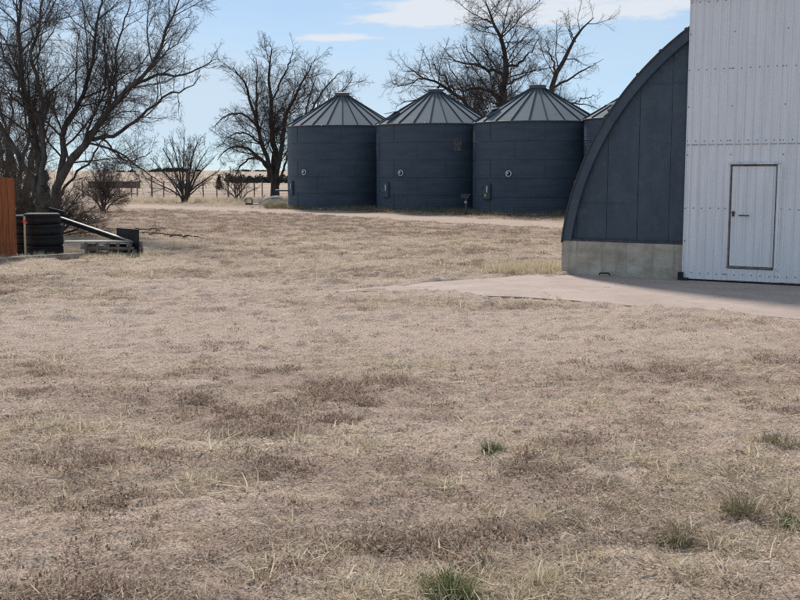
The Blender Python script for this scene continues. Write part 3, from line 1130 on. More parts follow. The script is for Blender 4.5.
# utility pedestal between second and third bins
p = at(466, 211, 50.6)
ped = empty('utility_pedestal', (p[0], 50.6, float(height(p[0], 50.6))))
tag(ped, 'dark meter post standing between the second and third grain bins', 'utility post')
bm = bmesh.new()
add_box(bm, (0, 0, 0.40), (0.10, 0.08, 0.95), bev=0.01)
link('post', bm_mesh(bm, 'pedestal_post'), 'dark_metal', ped)
bm = bmesh.new()
add_box(bm, (-0.05, -0.03, 0.88), (0.36, 0.18, 0.14), bev=0.02)
add_box(bm, (-0.02, -0.04, 0.97), (0.42, 0.22, 0.03), bev=0.008)
link('meter_box', bm_mesh(bm, 'meter_box'), 'dark_metal', ped)
bm = bmesh.new()
add_cyl(bm, (-0.03, -0.12, 0.62), (-0.03, -0.03, 0.62), 0.07, seg=12)
link('dial', bm_mesh(bm, 'dial'), 'grey_steel', ped)

# ------------------------------------------------------------------ trees


def tubes(P_, R_, S):
    """P_ (N,K,3) polylines, R_ (N,K) radii -> verts, faces"""
    N, K, _ = P_.shape
    T = np.gradient(P_, axis=1)
    T /= np.linalg.norm(T, axis=2, keepdims=True) + 1e-9
    ref = np.where(np.abs(T[:, :1, 2:3]) > 0.8, np.array([1.0, 0.1, 0]), np.array([0.1, 0.05, 1.0]))
    B = np.cross(T, np.broadcast_to(ref, T.shape))
    B /= np.linalg.norm(B, axis=2, keepdims=True) + 1e-9
    C = np.cross(T, B)
    an = np.arange(S) * 2 * np.pi / S
    v = P_[:, :, None, :] + R_[:, :, None, None] * (np.cos(an)[None, None, :, None] * B[:, :, None, :] + np.sin(an)[None, None, :, None] * C[:, :, None, :])
    base = (np.arange(N) * K * S)[:, None, None]
    k_ = (np.arange(K - 1) * S)[None, :, None]
    s_ = np.arange(S)[None, None, :]
    s2 = (s_ + 1) % S
    f = np.stack([base + k_ + s_, base + k_ + s2, base + k_ + S + s2, base + k_ + S + s_], -1).reshape(-1, 4)
    return v.reshape(-1, 3), f


def resample(pts_, rads, K, rng, wig=0.0):
    pts_ = np.asarray(pts_, float)
    # chaikin smoothing
    for _ in range(2):
        q = [pts_[0]]
        rq = [rads[0]]
        for i in range(len(pts_) - 1):
            q += [pts_[i] * 0.75 + pts_[i + 1] * 0.25, pts_[i] * 0.25 + pts_[i + 1] * 0.75]
            rq += [rads[i] * 0.75 + rads[i + 1] * 0.25, rads[i] * 0.25 + rads[i + 1] * 0.75]
        q.append(pts_[-1])
        rq.append(rads[-1])
        pts_, rads = np.array(q), np.array(rq)
    d = np.r_[0, np.cumsum(np.linalg.norm(np.diff(pts_, axis=0), axis=1))]
    t_ = np.linspace(0, d[-1], K)
    out = np.stack([np.interp(t_, d, pts_[:, i]) for i in range(3)], -1)
    out[1:] += rng.normal(0, wig, (K - 1, 3))
    return out, np.interp(t_, d, rads)


def grow(P_, R_, nch, Kc, lr, ang, t0, up, wig, rng, rfac=0.55, rmin=0.004, lmin=0.12, lmax=9):
    N, K, _ = P_.shape
    Lall = np.linalg.norm(np.diff(P_, axis=1), axis=2).sum(1)
    cnt = np.clip(np.round(nch * Lall / Lall.mean() + rng.uniform(-0.5, 0.5, N)), 1, nch * 3).astype(int)
    idx = np.repeat(np.arange(N), cnt)
    M = len(idx)
    rank = np.arange(M) - np.repeat(np.cumsum(cnt) - cnt, cnt)
    t_ = t0 + (1 - t0) * (rank + rng.random(M)) / cnt[idx]
    t_ = np.clip(t_, 0, 0.999)
    k_ = t_ * (K - 1)
    k0 = np.floor(k_).astype(int)
    fr = (k_ - k0)[:, None]
    p = P_[idx, k0] * (1 - fr) + P_[idx, k0 + 1] * fr
    T = P_[idx, k0 + 1] - P_[idx, k0]
    T /= np.linalg.norm(T, axis=1, keepdims=True) + 1e-9
    r0 = R_[idx, k0] * (1 - fr[:, 0]) + R_[idx, k0 + 1] * fr[:, 0]
    Lp = np.maximum(Lall[idx], 0.55 * Lall.mean())
    L_ = np.clip(Lp * rng.uniform(lr[0], lr[1], M) * (1.15 - 0.65 * t_), lmin, lmax)
    w = rng.normal(size=(M, 3))
    w -= (w * T).sum(1, keepdims=True) * T
    w /= np.linalg.norm(w, axis=1, keepdims=True) + 1e-9
    an = rng.uniform(ang[0], ang[1], M)[:, None]
    D = T * np.cos(an) + w * np.sin(an)
    out = np.zeros((M, Kc, 3))
    out[:, 0] = p
    for q in range(1, Kc):
        D = D + rng.normal(0, wig, (M, 3)) + np.array([0, 0, up])
        D /= np.linalg.norm(D, axis=1, keepdims=True) + 1e-9
        out[:, q] = out[:, q - 1] + D * (L_ / (Kc - 1))[:, None]
    rb_ = np.maximum(np.minimum(r0 * rfac, L_ * 0.0125), rmin)
    rad = rb_[:, None] * np.linspace(1, 0.3, Kc)[None]
    rad = np.maximum(rad, rmin * 0.6)
    return out, rad


def build_tree(name, label, limbs, Y, group, seed, levels, bark='bark_dark', twig='twig_dark', spread=2.0, wig0=0.04, cat='tree', K0=16, thin=1.0):
    """limbs: list of (pixel path, base radius, tip radius); path gets its own depth drift"""
    rng = np.random.default_rng(seed)
    Ps, Rs = [], []
    base = None
    for path, ra_, rb_ in limbs:
        n = len(path)
        off0 = 0.0
        drift = rng.uniform(-spread, spread)
        pts_ = []
        for i, (px, py) in enumerate(path):
            fr = (i / (n - 1)) ** 1.3
            pts_.append(at(px, py, Y + off0 + drift * fr))
        rads = (np.linspace(1, 0, n) ** 0.9 * (ra_ - rb_) + rb_) * thin
        a_, b_ = resample(pts_, rads, K0, rng, wig0)
        Ps.append(a_)
        Rs.append(b_)
        if base is None:
            base = a_[0].copy()
    P0, R0 = np.array(Ps), np.array(Rs)
    root = empty(name, (float(base[0]), float(base[1]), float(height(base[0], base[1]))))
    org = np.array(root.location)
    v, f = tubes(P0 - org, R0, 9)
    link('trunk', mesh_arrays('trunk', v, f, True), bark, root)
    cur = (P0, R0)
    VV, FF, nv = [], [], 0
    for li, L in enumerate(levels):
        cur = grow(*cur, *L['a'], rng, **L.get('k', {}))
        v, f = tubes(cur[0] - org, cur[1], L.get('s', 3))
        VV.append(v)
        FF.append(f + nv)
        nv += len(v)
    link('crown', mesh_arrays('crown', np.concatenate(VV), np.concatenate(FF), True), twig, root)
    tag(root, label, cat, group)
    return root


def lv(n, K, l0, l1, a0, a1, t0, up, wig, **k):
    s = k.pop('s', 3)
    return {'a': (n, K, (l0, l1), (R(a0), R(a1)), t0, up, wig), 'k': k, 's': s}


G_TREE = 'bare leafless trees round the yard'
# big elm at left
elm = [
    ([(50, 240), (48, 224), (46, 208), (44, 190), (42, 172)], 0.46, 0.30),
    ([(43, 212), (37, 190), (27, 174), (18, 155), (5, 130), (-10, 104)], 0.24, 0.06),
    ([(44, 208), (41, 180), (40, 160), (37, 146), (32, 130), (26, 108), (22, 80), (18, 45), (20, 5), (24, -35)], 0.25, 0.05),
    ([(42, 185), (43, 160), (44, 140), (43, 118), (41, 98), (35, 72), (30, 48), (40, 15), (48, -20)], 0.17, 0.04),
    ([(50, 218), (55, 200), (60, 176), (63, 154), (65, 130), (70, 116), (80, 100), (90, 74), (95, 45), (98, 15), (106, -18)], 0.22, 0.035),
    ([(50, 222), (56, 190), (64, 170), (76, 152), (90, 138), (104, 118), (118, 100), (130, 86), (145, 75), (160, 55), (172, 18), (178, -4)], 0.26, 0.03),
    ([(88, 140), (100, 138), (115, 133), (130, 127), (148, 108), (165, 97), (185, 90), (202, 76)], 0.13, 0.02),
    ([(128, 88), (145, 79), (170, 75), (195, 71), (220, 57)], 0.11, 0.018),
    ([(56, 205), (66, 184), (84, 168), (104, 140), (110, 128)], 0.09, 0.02),
    ([(100, 138), (108, 143), (115, 152), (124, 160), (134, 162), (146, 156), (152, 149)], 0.06, 0.015),
    ([(106, 116), (111, 95), (115, 70), (117, 42), (127, 10), (133, -10)], 0.085, 0.02),
    ([(92, 138), (105, 150), (112, 160), (118, 172)], 0.03, 0.01),
    ([(30, 110), (20, 85), (8, 60), (-5, 35)], 0.10, 0.03),
    ([(26, 108), (12, 96), (-6, 88)], 0.07, 0.02),
]
build_tree('elm_tree', 'large leafless elm forking low behind the stacked tyres at left', elm, 34.5, G_TREE, 5, [
    lv(14, 8, 0.20, 0.46, 25, 60, 0.2, 0.05, 0.14, s=5),
    lv(8, 6, 0.28, 0.56, 25, 60, 0.15, 0.04, 0.18, s=3, rmin=0.006),
    lv(7, 5, 0.3, 0.62, 25, 60, 0.12, 0.03, 0.2, s=3, rmin=0.0040),
    lv(3, 4, 0.4, 0.8, 25, 60, 0.2, 0.03, 0.2, s=3, rmin=0.0032),
], 'bark_grey', 'twig_dark', 2.2, thin=0.58)

# tree left of the bins
mid = [
    ([(275, 202), (275, 190), (274, 178), (276, 160), (272, 140), (271, 120), (272, 100), (268, 70), (272, 50)], 0.55, 0.05),
    ([(275, 190), (270, 165), (262, 145), (258, 125), (250, 100), (245, 82), (233, 68)], 0.30, 0.04),
    ([(274, 185), (268, 170), (262, 160), (250, 150), (240, 146), (225, 150), (217, 160)], 0.24, 0.03),
    ([(276, 180), (281, 150), (283, 130), (288, 110), (295, 95), (305, 78), (313, 62)], 0.30, 0.04),
    ([(277, 188), (284, 168), (290, 150), (297, 132)], 0.16, 0.04),
    ([(259, 128), (248, 116), (236, 112), (222, 118), (215, 126)], 0.15, 0.03),
    ([(270, 165), (256, 157), (246, 160), (236, 172), (231, 187)], 0.15, 0.03),
    ([(272, 100), (282, 80), (290, 62), (293, 50)], 0.12, 0.03),
    ([(262, 145), (246, 132), (232, 134), (222, 144)], 0.12, 0.03),
    ([(258, 125), (256, 100), (258, 78), (255, 58)], 0.13, 0.03),
]
build_tree('elm_tree', 'round-crowned leafless tree left of the leftmost grain bin', mid, 78, G_TREE, 9, [
    lv(19, 7, 0.20, 0.44, 25, 60, 0.2, 0.03, 0.14, s=4, rmin=0.014),
    lv(9, 5, 0.3, 0.55, 25, 60, 0.15, 0.0, 0.18, rmin=0.009),
    lv(9, 4, 0.35, 0.7, 25, 60, 0.15, -0.02, 0.2, rmin=0.0062),
], 'bark_dark', 'twig_dark', 4.0, thin=0.66)
back = [
    ([(303, 205), (300, 165), (303, 126), (315, 112), (330, 102), (344, 91), (352, 80)], 0.32, 0.04),
    ([(308, 118), (318, 98), (332, 80), (344, 70)], 0.16, 0.03),
    ([(303, 126), (308, 105), (312, 88), (318, 74)], 0.16, 0.03),
    ([(330, 102), (345, 97), (356, 96)], 0.10, 0.02),
]
build_tree('elm_tree', 'leafless tree leaning out from behind the leftmost grain bin roof', back, 86, G_TREE, 10, [
    lv(13, 6, 0.2, 0.42, 25, 65, 0.3, 0.06, 0.16, s=4),
    lv(7, 5, 0.3, 0.6, 25, 65, 0.15, 0.04, 0.2, rmin=0.010),
    lv(7, 4, 0.35, 0.7, 25, 65, 0.15, 0.02, 0.22, rmin=0.008),
], 'bark_dark', 'twig_dark', 3.0, thin=0.6)

cot = [
    ([(500, 203), (501, 150), (502, 108), (504, 86), (507, 65), (506, 52), (500, 37), (494, 23), (489, 10), (484, 0)], 0.62, 0.05),
    ([(503, 74), (491, 70), (478, 65), (465, 63), (452, 61), (443, 48)], 0.26, 0.04),
    ([(502, 100), (492, 91), (478, 87), (465, 92), (455, 88), (444, 80)], 0.28, 0.04),
    ([(495, 24), (485, 20), (474, 17)], 0.13, 0.03),
    ([(507, 66), (520, 64), (531, 52), (540, 36)], 0.22, 0.03),
    ([(501, 38), (510, 24), (516, 10)], 0.14, 0.03),
    ([(504, 86), (515, 78), (528, 76), (540, 66)], 0.16, 0.03),
    ([(480, 65), (470, 52), (462, 46)], 0.12, 0.03),
    ([(494, 71), (487, 56), (484, 44), (487, 34)], 0.11, 0.03),
    ([(503, 58), (493, 50), (486, 46)], 0.09, 0.03),
]
CL = [
    lv(15, 7, 0.22, 0.46, 30, 70, 0.18, 0.04, 0.17, s=4, rmin=0.014),
    lv(8, 5, 0.3, 0.55, 25, 65, 0.15, 0.03, 0.22, rmin=0.010),
    lv(9, 4, 0.35, 0.7, 25, 60, 0.15, 0.02, 0.22, rmin=0.0062),
]
build_tree('cottonwood_tree', 'tallest leafless cottonwood, rising between the second and third grain bin roofs', cot, 82, G_TREE, 21, CL, 'bark_dark', 'twig_dark', 4.0, 0.07, thin=0.52)
cot2 = [
    ([(546, 203), (548, 150), (549, 110), (551, 94), (556, 76), (566, 60), (575, 43), (578, 30), (586, 25), (593, 19)], 0.45, 0.04),
    ([(553, 88), (565, 80), (580, 72), (592, 66), (603, 60)], 0.16, 0.02),
    ([(549, 112), (560, 105), (575, 103), (590, 104), (601, 110)], 0.14, 0.02),
    ([(556, 76), (552, 62), (548, 50), (546, 40)], 0.14, 0.03),
    ([(576, 42), (570, 30), (566, 18)], 0.08, 0.02),
    ([(575, 103), (588, 96), (600, 98)], 0.08, 0.02),
]
build_tree('cottonwood_tree', 'leafless cottonwood with forked leaning trunk behind the third grain bin', cot2, 78, G_TREE, 22, [
    lv(8, 7, 0.2, 0.42, 30, 70, 0.25, 0.04, 0.17, s=4, rmin=0.015),
    lv(7, 5, 0.3, 0.55, 25, 65, 0.15, 0.03, 0.22, rmin=0.009),
    lv(9, 4, 0.35, 0.7, 25, 60, 0.15, 0.02, 0.22, rmin=0.0062)], 'bark_dark', 'twig_dark', 3.0, 0.07, thin=0.6)
cot3 = [
    ([(466, 203), (471, 135), (472, 112), (464, 98), (452, 92), (440, 85), (425, 78), (412, 70), (402, 72)], 0.42, 0.04),
    ([(452, 92), (446, 78), (436, 66), (428, 60)], 0.16, 0.03),
    ([(440, 85), (432, 96), (420, 101), (406, 100), (394, 108)], 0.16, 0.03),
    ([(425, 78), (412, 84), (400, 86), (390, 82)], 0.12, 0.03),
    ([(464, 98), (458, 80), (450, 68), (446, 58)], 0.14, 0.03),
    ([(470, 120), (480, 104), (488, 100)], 0.12, 0.03),
]
build_tree('cottonwood_tree', 'wide low leafless tree behind the second grain bin roof', cot3, 88, G_TREE, 23, CL, 'bark_dark', 'twig_dark', 4.0, 0.07, thin=0.52)

# tangle of small trees at the far left, behind the wooden fence
for i, (bx, Yt, sd_) in enumerate([(4, 44, 31), (22, 48, 32)]):
    rg = random.Random(sd_)
    lim = []
    by = HOR + CAMZ * F / Yt
    for k_ in range(6):
        tx = bx + rg.uniform(-40, 34)
        ty = rg.uniform(78, 140)
        lim.append(([(bx + rg.uniform(-3, 3), by + 2), (bx + (tx - bx) * 0.15, by - 22), (bx + (tx - bx) * 0.5 + rg.uniform(-6, 6), (by + ty) / 2), (tx, ty)], rg.uniform(0.10, 0.18), 0.03))
    build_tree('elm_tree', ['grey leafless young tree rising behind the red wood fence', 'leafless young tree between the wood fence and the big elm'][i], lim, Yt, G_TREE, sd_, [
        lv(11, 7, 0.25, 0.5, 20, 60, 0.15, 0.05, 0.16, s=4),
        lv(7, 5, 0.3, 0.6, 25, 65, 0.15, 0.03, 0.2, rmin=0.008),
        lv(8, 4, 0.35, 0.7, 25, 65, 0.15, 0.02, 0.22, rmin=0.006)], 'bark_grey', 'twig_olive', 2.0)


def shrub(name, label, px, Yt, tops, seed, levels, twig, ra_=0.05, spread=1.2, sb=3, group='bare shrubs along the yard edge'):
    rg = random.Random(seed)
    by = HOR + CAMZ * F / Yt
    lim = []
    for tx, ty in tops:
        b0 = px + rg.uniform(-sb, sb)
        lim.append(([(b0, by + 1), (b0 + (tx - b0) * 0.22, by + (ty - by) * 0.35), (b0 + (tx - b0) * 0.58 + rg.uniform(-2, 2), by + (ty - by) * 0.7), (tx, ty)], ra_ * rg.uniform(0.6, 1.1), ra_ * 0.2))
    return build_tree(name, label, lim, Yt, group, seed, levels, twig, twig, spread, 0.02, 'shrub', 10)


SH = [lv(9, 6, 0.25, 0.55, 15, 45, 0.2, 0.06, 0.13, rmin=0.012), lv(6, 4, 0.3, 0.6, 20, 50, 0.15, 0.03, 0.18, rmin=0.009), lv(3, 4, 0.4, 0.7, 20, 50, 0.2, 0.03, 0.18, rmin=0.008)]
shrub('bare_shrub', 'tall leafless shrub fanning up in front of the wire fence', 184, 74,
      [(150, 158), (158, 168), (163, 148), (170, 140), (178, 150), (184, 136), (191, 145), (199, 138), (207, 150), (214, 158), (220, 170), (145, 178), (212, 178)], 41, SH, 'twig_dark', 0.09)
shrub('bare_shrub', 'low leafless shrub beneath the round-crowned tree', 238, 76,
      [(222, 176), (230, 170), (238, 172), (246, 176), (253, 180), (216, 184), (258, 188)], 42, SH, 'twig_brown', 0.06)
shrub('bare_shrub', 'reddish brown leafless brush right of the big elm', 104, 56,
      [(82, 178), (90, 168), (97, 160), (104, 164), (112, 168), (120, 175), (128, 182), (76, 188), (132, 192)], 43,
      [lv(18, 6, 0.25, 0.55, 15, 50, 0.1, 0.03, 0.15, rmin=0.008), lv(9, 4, 0.3, 0.6, 20, 55, 0.1, 0.0, 0.2, rmin=0.006), lv(4, 4, 0.4, 0.7, 20, 50, 0.2, 0.0, 0.2, rmin=0.005)], 'twig_brown', 0.05)
DR = [lv(16, 6, 0.3, 0.6, 15, 55, 0.08, -0.05, 0.15, rmin=0.006), lv(7, 5, 0.3, 0.6, 20, 60, 0.1, -0.05, 0.2, rmin=0.005), lv(4, 4, 0.4, 0.7, 20, 55, 0.2, -0.03, 0.2, rmin=0.004)]
shrub('bare_shrub', 'drooping thicket of grey suckers at the foot of the big elm', 58, 33,
      [(62, 192), (74, 186), (88, 190), (98, 204), (106, 220), (92, 214), (80, 204), (112, 230), (50, 196)], 44, DR, 'twig_brown', 0.045, 1.0, 6)
shrub('bare_shrub', 'grey thicket behind the tyres at the left of the elm', 30, 37,
      [(8, 196), (16, 186), (24, 180), (32, 176), (40, 182), (20, 204), (2, 190), (46, 192)], 45, DR, 'twig_olive', 0.05, 1.2, 8)

# fallen branch in the field
rngb = np.random.default_rng(3)
p0 = gnd(140, 233)
p1 = gnd(204, 239)
base_ = gnd(172, 238)
ln = []
for (a_, b_) in [((140, 234), (188, 239)), ((170, 238), (205, 240)), ((132, 231), (160, 231)), ((150, 236), (166, 229))]:
    q0, q1 = gnd(*a_), gnd(*b_)
    q0[2], q1[2] = 0.05, 0.04
    mid_ = (q0 + q1) / 2 + np.array([0, 0, 0.07])
    ln.append(resample([q0, mid_, q1], [0.025, 0.02, 0.01], 10, rngb, 0.03))
Pb, Rb = np.array([q[0] for q in ln]), np.array([q[1] for q in ln])
fb = empty('fallen_branch', (base_[0], base_[1], 0))
v, f = tubes(Pb - np.array(fb.location), Rb, 6)
link('limb', mesh_arrays('fallen_limb', v, f, True), 'bark_dark', fb)
c1_ = grow(Pb, Rb, 7, 5, (0.12, 0.3), (R(20), R(50)), 0.15, -0.1, 0.2, rngb, rmin=0.006)
v, f = tubes(c1_[0] - np.array(fb.location), c1_[1], 3)
link('twigs', mesh_arrays('fallen_twigs', v, f, True), 'twig_dark', fb)
tag(fb, 'fallen dead branch lying on the grass right of the scrap pile', 'branch')

# ------------------------------------------------------------------ left-hand clutter
# red board fence
fx, fy = gx(0, 24.6), 24.6
wf = empty('wood_fence', (fx, fy, 0), R(-4))
tag(wf, 'upright red-brown stained wood fence panel at the left edge', 'fence')
xx = 0.30
for k_ in range(14):
    w_ = 0.142
    hgt = 1.86 + random.uniform(-0.008, 0.008)
    bm = bmesh.new()
    add_box(bm, (0, 0, hgt / 2), (w_ - 0.006, 0.02, hgt), bev=0.004)
    link('board', bm_mesh(bm, 'board'), 'fence_red', wf, (xx - w_ / 2, random.uniform(-0.003, 0.003), 0.03), (0, 0, R(random.uniform(-1, 1))))
    xx -= w_
for z_ in (0.35, 1.5):
    link('rail', box_mesh('rail', (-0.68, 0.035, z_), (1.95, 0.04, 0.09)), 'fence_red', wf)
for x_ in (0.22, -1.5):
    link('post', box_mesh('fence_post', (x_, 0.105, 0.93), (0.09, 0.09, 1.9)), 'fence_red', wf)

# edging timber
q0, q1 = gnd(-40, 266), gnd(82, 258.5)
dv = q1 - q0
tim = link('edging_timber', box_mesh('edging_timber', (0, 0, 0.06), (float(np.linalg.norm(dv)), 0.15, 0.15), bev=0.012), 'weathered_timber')
tim.location = tuple((q0 + q1) / 2)
tim.rotation_euler = (0, 0, math.atan2(dv[1], dv[0]))
tag(tim, 'long weathered grey timber lying along the ground before the tyres', 'timber')

# tyres
RO, TW = 0.435, 0.262


def tyre_mesh():
    pr_ = [(0.235, 0.035), (0.30, 0.004), (0.37, 0.0), (0.41, 0.012), (RO - 0.005, 0.05)]
    tread = []
    for z_ in np.linspace(0.06, TW - 0.06, 9):
        tread += [(RO, z_ - 0.006), (RO - 0.0 if int(z_ * 100) % 2 else RO - 0.014, z_ + 0.003)]
    pr_ += tread + [(RO - 0.005, TW - 0.05), (0.41, TW - 0.012), (0.37, TW), (0.30, TW - 0.004), (0.235, TW - 0.035), (0.225, TW - 0.06), (0.225, 0.06), (0.235, 0.035)]
    v, f = lathe_arrays(pr_, 40)
    me_ = mesh_arrays('tyre', v, f, True)
    me_.materials.append(MATS['rubber'])
    return me_


TM = tyre_mesh()
wordsA = ['bottom tyre of the front stack beside the white stake', 'second tyre up in the front stack beside the white stake',
          'third tyre up in the front stack beside the white stake', 'top tyre of the front stack, pale dusty upper face']
wordsB = ['bottom tyre of the rear stack next to the red fence', 'second tyre up in the rear stack next to the red fence',
          'third tyre up in the rear stack next to the red fence', 'top tyre of the rear stack next to the red fence']
for (px, Yt, words, hs) in ((41.5, 25.75, wordsA, 1.0), (29, 26.55, wordsB, 0.93)):
    for k_ in range(4):
        o = link('tyre', TM, None, None, (gx(px, Yt) + random.uniform(-0.03, 0.03), Yt + random.uniform(-0.02, 0.02), k_ * TW * 0.985 * hs), (0, 0, random.uniform(0, 6)))
        o.scale = (1, 1, hs)
        tag(o, words[k_], 'tyre', 'old truck tyres in two stacks')

# survey stake
sp = gnd(25, 258.5)
st = empty('survey_stake', (sp[0], 24.95, 0))
tag(st, 'thin pale wooden stake with pink ribbon before the tyre stack', 'stake')
link('lath', box_mesh('lath', (0, 0, 0.48), (0.042, 0.014, 1.02)), 'stake_wood', st, rot=(0, R(0.6), 0))
bm = bmesh.new()
add_box(bm, (0.0, -0.012, 0.87), (0.062, 0.012, 0.06))
add_box(bm, (0.045, -0.015, 0.85), (0.07, 0.004, 0.035), Matrix.Rotation(0.7, 3, 'Y'))
link('ribbon', bm_mesh(bm, 'ribbon'), 'flag_pink', st)


# pallets
def pallet(label, loc, rz, L_=1.25, D_=1.0, hh_=0.15):
    root = empty('pallet', loc, rz)
    tag(root, label, 'pallet', 'weathered pallets under the scrap steel')
    nb = 6
    for k_ in range(nb):
        y_ = -D_ / 2 + D_ * (k_ + 0.5) / nb
        link('deck_board', box_mesh('deck_board', (random.uniform(-0.02, 0.02), y_, hh_ - 0.011), (L_, D_ / nb * 0.78, 0.020), Matrix.Rotation(random.uniform(-0.02, 0.02), 3, 'Z')), 'weathered_timber', root)
    for x_ in (-L_ / 2 + 0.06, 0.0, L_ / 2 - 0.06):
        for y_ in (-D_ / 2 + 0.06, 0.0, D_ / 2 - 0.06):
            link('block', box_mesh('block', (x_, y_, hh_ / 2), (0.11, 0.10, hh_ - 0.046)), 'weathered_timber', root)
    for y_ in (-D_ / 2 + 0.06, 0.0, D_ / 2 - 0.06):
        link('bottom_board', box_mesh('bottom_board', (0, y_, 0.012), (L_, 0.10, 0.022)), 'weathered_timber', root)
    return root


pc = gnd(112, 256)
pallet('lower weathered grey pallet on the ground under the scrap steel', (gx(112, 26.1), 26.1, 0.01), R(4))
pallet('upper weathered grey pallet stacked beneath the pale plank', (gx(110, 26.1), 26.1, 0.165), R(-3))
# plank on pallets
q0, q1 = at(65, 241, 25.9), at(133, 240, 25.9)
pk = link('plank', box_mesh('plank', (0, 0, 0), (float(q1[0] - q0[0]), 0.24, 0.04), bev=0.004), 'pale_plank')
pk.location = ((q0[0] + q1[0]) / 2, 25.9, 0.342)
pk.rotation_euler = (R(3), R(-0.6), R(2))
tag(pk, 'pale grey plank lying flat across the top pallet', 'plank')
# scrap steel: long beam with end plates
sc0, sc1 = at(50, 213.5, 27.2), at(134, 242, 25.75)
scr = empty('scrap_steel_beam', (float(sc1[0]), float(sc1[1]), 0.36))
tag(scr, 'long slanting steel beam with black end plates propped on pallets and tyres', 'scrap metal')
d = Vector(sc1 - sc0)
org = Vector(scr.location)
mid_ = (Vector(sc0) + Vector(sc1)) / 2 - org
rotm = d.to_track_quat('X', 'Z').to_matrix()
link('beam', box_mesh('beam', mid_, (d.length, 0.10, 0.022), rotm, 0.003), 'grey_steel', scr)
link('beam_web', box_mesh('beam_web', mid_ + Vector((0, 0.0, -0.065)), (d.length, 0.03, 0.105), rotm), 'black_steel', scr)
pa, pb = at(117, 232, 26.3), at(139, 243, 25.6)
wv = Vector((pb[0] - pa[0], pb[1] - pa[1], 0))
rz = math.atan2(wv.y, wv.x)
link('end_plate', box_mesh('end_plate', Vector(((pa[0] + pb[0]) / 2, (pa[1] + pb[1]) / 2, 0.33)) - org, (wv.length, 0.03, 0.64), Matrix.Rotation(rz, 3, 'Z'), 0.004), 'black_steel', scr)
pa = at(57, 214, 27.25)
link('bracket_plate', box_mesh('bracket_plate', Vector((pa[0], 27.2, 1.0)) - org, (0.42, 0.05, 0.16), Matrix.Rotation(R(14), 3, 'Y'), 0.004), 'black_steel', scr)
bm = bmesh.new()
for px in (86, 97, 108, 118, 129):
    q = at(px, 249, 25.55)
    add_box(bm, Vector((q[0], 25.58, 0.17)) - org, (0.06, 0.06, 0.34), bev=0.004)
add_box(bm, Vector((gx(108, 25.58), 25.58, 0.20)) - org, (1.15, 0.05, 0.05))
add_box(bm, Vector((gx(110, 25.58), 25.58, 0.06)) - org, (1.05, 0.06, 0.05))
link('underframe', bm_mesh(bm, 'underframe'), simple('old_steel', (0.15, 0.13, 0.112), 0.8, 0.45, 9, 0.1, 0.4), scr)

# ------------------------------------------------------------------ far field
# wire fence
fence = empty('wire_fence', (gx(190, 86), 86, 0))
tag(fence, 'rusty wire stock fence with dark posts across the far field edge', 'fence')
fo = np.array(fence.location)
fpx = [82, 95, 108, 119, 131, 136.5, 151.5, 163, 176, 189, 203, 216.5, 228, 241, 254, 262, 290]
pts_ = []
for i, px in enumerate(fpx):
    Yp = 86 + (px - 190) * 0.02
    hgt = 1.75 if px in (151.5, 228) else random.uniform(1.25, 1.5)
    bm = bmesh.new()
    add_cyl(bm, (0, 0, -0.2), (random.uniform(-0.05, 0.05), 0, hgt), 0.075 if hgt > 1.6 else 0.05, 0.05, 7)
    link('post', bm_mesh(bm, 'wire_post'), 'post_wood', fence, (gx(px, Yp) - fo[0], Yp - fo[1], 0))
    pts_.append((gx(px, Yp) - fo[0], Yp - fo[1]))
for z_ in (0.3, 0.55, 0.8, 1.05, 1.25):
    pp = np.array([[(x_, y_, z_ + random.uniform(-0.02, 0.02)) for x_, y_ in pts_]])
    v, f = tubes(pp, np.full(pp.shape[:2], 0.007), 4)
    link('wire', mesh_arrays('fence_wire', v, f), 'wire', fence)
# long low red shed
zf = float(terrain(0, 290))
rs = empty('low_shed', (gx(112, 290), 290, zf))
tag(rs, 'long low rust-red shed in the field beyond the wire fence', 'shed')
link('wall', box_mesh('low_wall', (0.6, 0, 0.8), (13.0, 4.0, 1.75)), 'rust_wall', rs)
bm = bmesh.new()
add_box(bm, (0.6, -0.1, 1.78), (13.4, 4.6, 0.22), Matrix.Rotation(R(3), 3, 'X'))
link('roof', bm_mesh(bm, 'low_roof'), 'rust_roof', rs)
for x_ in np.linspace(-5.8, 7.0, 8):
    link('post', box_mesh('low_post', (x_, -2.03, 0.8), (0.18, 0.1, 1.7)), 'rust_roof', rs)
for x_ in (-5.2, -1.6, 2.2, 5.4):
    link('doorway', box_mesh('low_doorway', (x_ + 0.6, -2.01, 0.62), (1.5, 0.05, 1.2)), 'door_seal', rs)
bs = empty('small_shed', (gx(184, 285), 285, zf))
tag(bs, 'small dark blue shed in the field behind the tall bare shrub', 'shed')
link('wall', box_mesh('small_wall', (0, 0, 0.7), (3.4, 3, 1.4)), 'blue_wall', bs)
bm = bmesh.new()
add_box(bm, (0, -0.85, 1.55), (3.8, 1.9, 0.08), Matrix.Rotation(R(18), 3, 'X'))
add_box(bm, (0, 0.85, 1.55), (3.8, 1.9, 0.08), Matrix.Rotation(R(-18), 3, 'X'))
link('roof', bm_mesh(bm, 'small_roof'), 'grey_roof', bs)
link('door', box_mesh('small_door', (0.6, -1.52, 0.55), (0.8, 0.06, 1.1)), 'grey_roof', bs)


def leaf_cloud(cs, rs_, n, size, rng):
    """random small triangles inside ellipsoids -> verts, faces"""
    vs_, k_ = [], 0
    for (c_, r_) in zip(cs, rs_):
        u = rng.normal(size=(n, 3))
        u /= np.linalg.norm(u, axis=1, keepdims=True)
        u *= rng.random((n, 1)) ** 0.4
        p_ = np.asarray(c_) + u * np.asarray(r_)
        d_ = rng.normal(size=(n, 3, 3)) * size
        vs_.append((p_[:, None, :] + d_).reshape(-1, 3))
    v = np.concatenate(vs_)
    return v, np.arange(len(v)).reshape(-1, 3)


